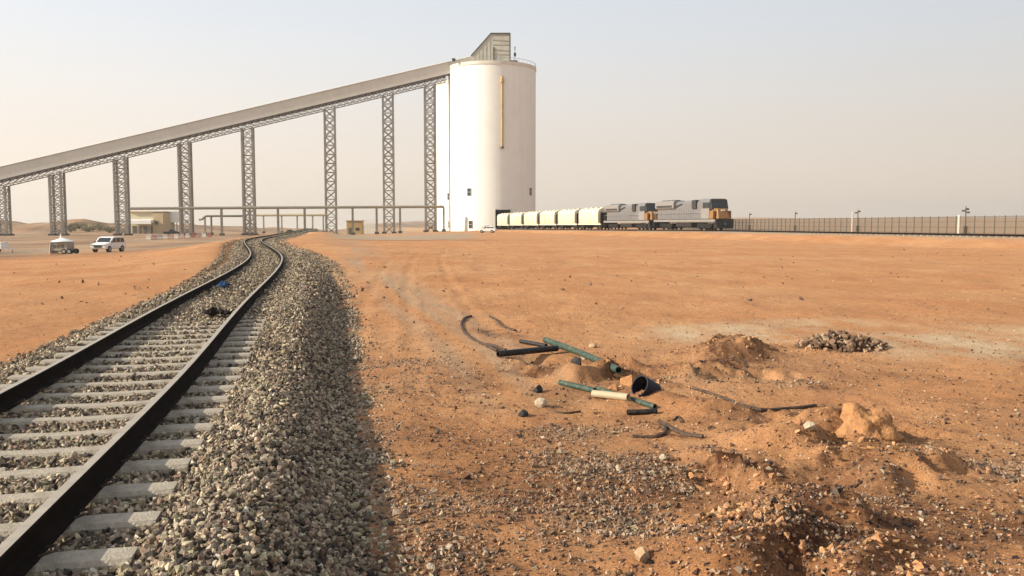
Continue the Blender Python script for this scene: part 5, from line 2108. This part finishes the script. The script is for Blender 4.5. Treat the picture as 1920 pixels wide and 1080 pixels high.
cable('dark hose bent in a hook on the sand, far left of the pit', ((884, 594), (872, 598), (865, 608), (870, 622), (882, 634), (896, 642), (914, 650), (932, 660)), 0.026)
cable('short dark cable curved on the sand right of the hooked hose', ((918, 594), (932, 602), (942, 612), (966, 621)), 0.026)
cable('black cable end poking out above the level black conduit', ((904, 647), (920, 652), (948, 659)), 0.024, (0.01, 0.05, 0.02))
cable('thin dark cable trailing right from the pit along the fresh sand heap', ((1300, 730), (1330, 739), (1365, 751), (1400, 764), (1432, 771), (1470, 767), (1500, 766), (1530, 762)), 0.022)
cable('black bent cable lying below the pit in front of the sand heap', ((1186, 820), (1215, 822), (1240, 818), (1248, 806), (1242, 794)), 0.020)
cable('dark cable stub running down along the edge of the sand heap', ((1236, 792), (1262, 808), (1290, 818), (1318, 821)), 0.024)
cable('short pale twig like cable on the fresh sand heap', ((1262, 790), (1272, 782), (1280, 777)), 0.012)
cable('dark bent wire below the small pale rock', ((1040, 770), (1060, 776), (1088, 773)), 0.014)

# navy pipe end: a wide dark barrel sunk in the sand, mouth up to the left
np_ = on_ground(1212, 742)
navy = empty('navy_pipe_end', np_)
tag(navy, 'wide navy black pipe end sticking out of the sand beside the green conduits', 'pipe end')
ax_ = Vector((-0.70, -0.45, 0.42)).normalized()
mm = MB()
st = [Vector((0.10, 0.10, -0.05)) + ax_ * t for t in (0.0, 0.10, 0.20, 0.25)]
mm.tube(st, 0.15, 20, caps=False, radii=[0.128, 0.13, 0.132, 0.134])
mm.tube(st, 0.13, 20, caps=False, radii=[0.114, 0.116, 0.118, 0.120])
for j in range(20):
    mm.f.append((60 + j, 60 + (j + 1) % 20, 140 + (j + 1) % 20, 140 + j))
mm.obj('barrel', M['navy'], navy, smooth=True)
MB().tube([st[0] + ax_ * 0.05, st[0] + ax_ * 0.07], 0.124, 20).obj('plug', M['black'], navy)


def rock(px, py, r_, material, label, seed, flat=0.75, group=None, name='rock', cat='rock'):
    rg = np.random.default_rng(seed)
    bm = bmesh.new()
    for _ in range(26):
        v = rg.normal(size=3)
        v /= np.linalg.norm(v)
        v *= rg.uniform(0.8, 1.05)
        bm.verts.new((v[0] * r_, v[1] * r_ * .85, v[2] * r_ * flat))
    g = bmesh.ops.convex_hull(bm, input=bm.verts)
    bmesh.ops.delete(bm, geom=[q for q in g['geom_interior'] if isinstance(q, bmesh.types.BMVert)], context='VERTS')
    bmesh.ops.recalc_face_normals(bm, faces=bm.faces)
    me = bpy.data.meshes.new(name)
    bm.to_mesh(me)
    bm.free()
    me.materials.append(M[material])
    p = on_ground(px, py)
    o = inst(name, me, None, (p.x, p.y, p.z + r_ * flat * 0.45), (0, 0, rg.uniform(0, 6)))
    tag(o, label, cat, group)
    return o


rock(1203, 1044, 0.055, 'rock_tan', 'tan fist sized rock alone at the bottom of the picture, casting a long shadow', 1, 0.95)
rock(1014, 762, 0.085, 'rock_pale', 'pale rock between the two black lumps left of the pit', 2, 0.9)
rock(981, 780, 0.075, 'rock_dark', 'black lump left of the pale rock, the lower one', 3, 0.7)
rock(1009, 735, 0.085, 'rock_dark', 'black lump above the pale rock', 4, 0.8)
rock(1243, 862, 0.05, 'rock_pale', 'small pale rock at the edge of the gravel below the sand heap', 5)
rock(1096, 672, 0.085, 'rock_pale', 'pale rock touching the long green conduit', 6, 0.9)
rock(1083, 700, 0.11, 'rock_dark', 'dark lump under the middle of the long green conduit', 7, 0.7)
rock(1066, 690, 0.07, 'rock_dark', 'smaller dark lump left of the one under the green conduit', 8, 0.7)
rock(1178, 722, 0.13, 'lump', 'orange sand clod beside the navy pipe end', 9, 0.85)
rock(1150, 732, 0.09, 'lump', 'smaller orange clod between the green conduits', 10, 0.7)
rock(1518, 834, 0.07, 'rock_pale', 'pale rock on the broken edge right of the fresh sand heap', 11)
rock(1441, 874, 0.045, 'rock_dark', 'small black rock at the tip of the dark debris', 12)
rock(1036, 655, 0.07, 'rock_dark', 'black lump where the dark and green conduits meet', 13, 0.7)
rock(843, 1030, 0.035, 'rock_pale', 'pale pebble at the foot of the ballast, lower middle of the picture', 14)
rock(808, 1066, 0.034, 'rock_pale', 'pale pebble near the bottom edge beside the ballast', 15)
rock(1112, 652, 0.08, 'rock_tan', 'tan rock on the far side of the green conduit', 16)

# packed sand lump with two horns
lp = on_ground(1622, 806)
bm = bmesh.new()
bmesh.ops.create_icosphere(bm, subdivisions=4, radius=1.0)
for v in bm.verts:
    c = v.co
    n_ = c.normalized()
    x, y_, z = c.x * 0.25, c.y * 0.19, c.z
    hgt = 0.34 * (0.75 + 0.25 * math.exp(-((x + 0.13) / 0.08) ** 2) + 0.12 * math.exp(-((x - 0.11) / 0.10) ** 2) - 0.12 * math.exp(-(x / 0.06) ** 2))
    z = (z if z > 0 else z * 0.4) * hgt
    q = np.array([x * 9 + 3, y_ * 9 + z * 6])
    d = float(fbm(np.array([q[0]]), np.array([q[1]]), 4, 0.6)[0])
    wid = 1 + 0.35 * max(0, 1 - max(z, 0) / 0.12) ** 2
    v.co = Vector((x * wid, y_ * wid, z)) * (1 + 0.2 * d + 0.10 * float(fbm(np.array([q[0] * 4.1]), np.array([q[1] * 3.3 + c.y * 5]), 3, 0.7)[0]))
me = bpy.data.meshes.new('sand_lump')
bm.to_mesh(me)
bm.free()
me.polygons.foreach_set('use_smooth', [True] * len(me.polygons))
me.materials.append(M['lump'])
o = inst('sand_lump', me, None, (lp.x, lp.y, lp.z - 0.05))
tag(o, 'knobbly lump of packed orange sand standing up right of the trailing cable', 'sand lump')

# rubble pile: every stone a part
rp = on_ground(1575, 652)
pile = empty('rubble_pile', rp)
tag(pile, 'heap of reddish brown stones on the pale crust, farthest heap on the right', 'rubble pile')
shape_me = []
for k, (V, F) in enumerate(hull_shapes(9, 14, 77)):
    for c_, colr in (('a', 0), ('b', 1)):
        me = bpy.data.meshes.new('stone')
        me.from_pydata([tuple(v) for v in V], [], [tuple(f) for f in F])
        t = me.color_attributes.new('tint', 'FLOAT_COLOR', 'POINT')
        cc = random.choice([(0.26, 0.16, 0.10), (0.17, 0.10, 0.065), (0.36, 0.25, 0.16), (0.32, 0.17, 0.09), (0.14, 0.085, 0.05)])
        t.data.foreach_set('color', list((*cc, 1)) * len(V))
        me.materials.append(M['gravel'])
        shape_me.append(me)
rg = np.random.default_rng(5)
for k in range(230):
    while True:
        u, v = rg.uniform(-1, 1, 2)
        if u * u + v * v < 1:
            break
    x, y_ = u * 0.76, v * 0.46
    hgt = 0.24 * (1 - u * u - v * v) ** 0.8
    s_ = rg.uniform(0.035, 0.075)
    inst('stone', random.choice(shape_me), pile, (x, y_, gz(rp.x + x, rp.y + y_) - rp.z + hgt * rg.uniform(0.3, 1.0)), tuple(rg.uniform(0, 6, 3)), (s_, s_, s_))

# blue cloth on the left rail, black rag between the rails
bc = gp(418, 541, RAIL_Z - 0.1)


def cloth(name, label, px, py, z, w, l, material, seed, h=0.05):
    p = gp(px, py, z)
    n = 14
    m = MB()
    for i in range(n):
        for j in range(n):
            u, v = i / (n - 1) - .5, j / (n - 1) - .5
            d = float(fbm(np.array([u * 4 + seed]), np.array([v * 4 + seed * 2.0]), 3)[0])
            e = float(fbm(np.array([u * 3 + seed + 9]), np.array([v * 3]), 2)[0])
            m.v.append((u * w * (1 + 0.5 * e), v * l * (1 + 0.4 * d), h * (0.6 + d) * (1 - 1.2 * (u * u + v * v))))
    for i in range(n - 1):
        for j in range(n - 1):
            m.f.append((i * n + j, (i + 1) * n + j, (i + 1) * n + j + 1, i * n + j + 1))
    o = m.obj(name, M[material], None, smooth=True)
    sd = o.modifiers.new('thickness', 'SOLIDIFY')
    sd.thickness = 0.008
    o.location = p
    tag(o, label, 'cloth')
    return o


cloth('blue_cloth', 'crumpled blue cloth lying against the left rail of the near track', 421, 538, RAIL_Z - 0.13, 0.26, 0.55, 'blue_cloth', 3, 0.14)
cloth('black_rag', 'torn black rag lying on the stones between the rails', 408, 590, RAIL_Z - 0.13, 0.42, 0.35, 'rag', 8, 0.12)

# ------------------------------------------------------------------ dust hanging in the air
hz = MB().box(-2720, 2720, -60, 3200, -6.0, 67.0).obj('haze', None)
hm = bpy.data.materials.new('dusty_air')
hm.use_nodes = True
hm.node_tree.nodes.clear()
h_out = hm.node_tree.nodes.new('ShaderNodeOutputMaterial')
h_vol = hm.node_tree.nodes.new('ShaderNodeVolumePrincipled')
h_vol.inputs['Color'].default_value = (0.97, 0.90, 0.82, 1)
h_vol.inputs['Density'].default_value = 0.00028
h_vol.inputs['Anisotropy'].default_value = 0.3
hm.node_tree.links.new(h_vol.outputs[0], h_out.inputs['Volume'])
hz.data.materials.append(hm)
tag(hz, kind='stuff')
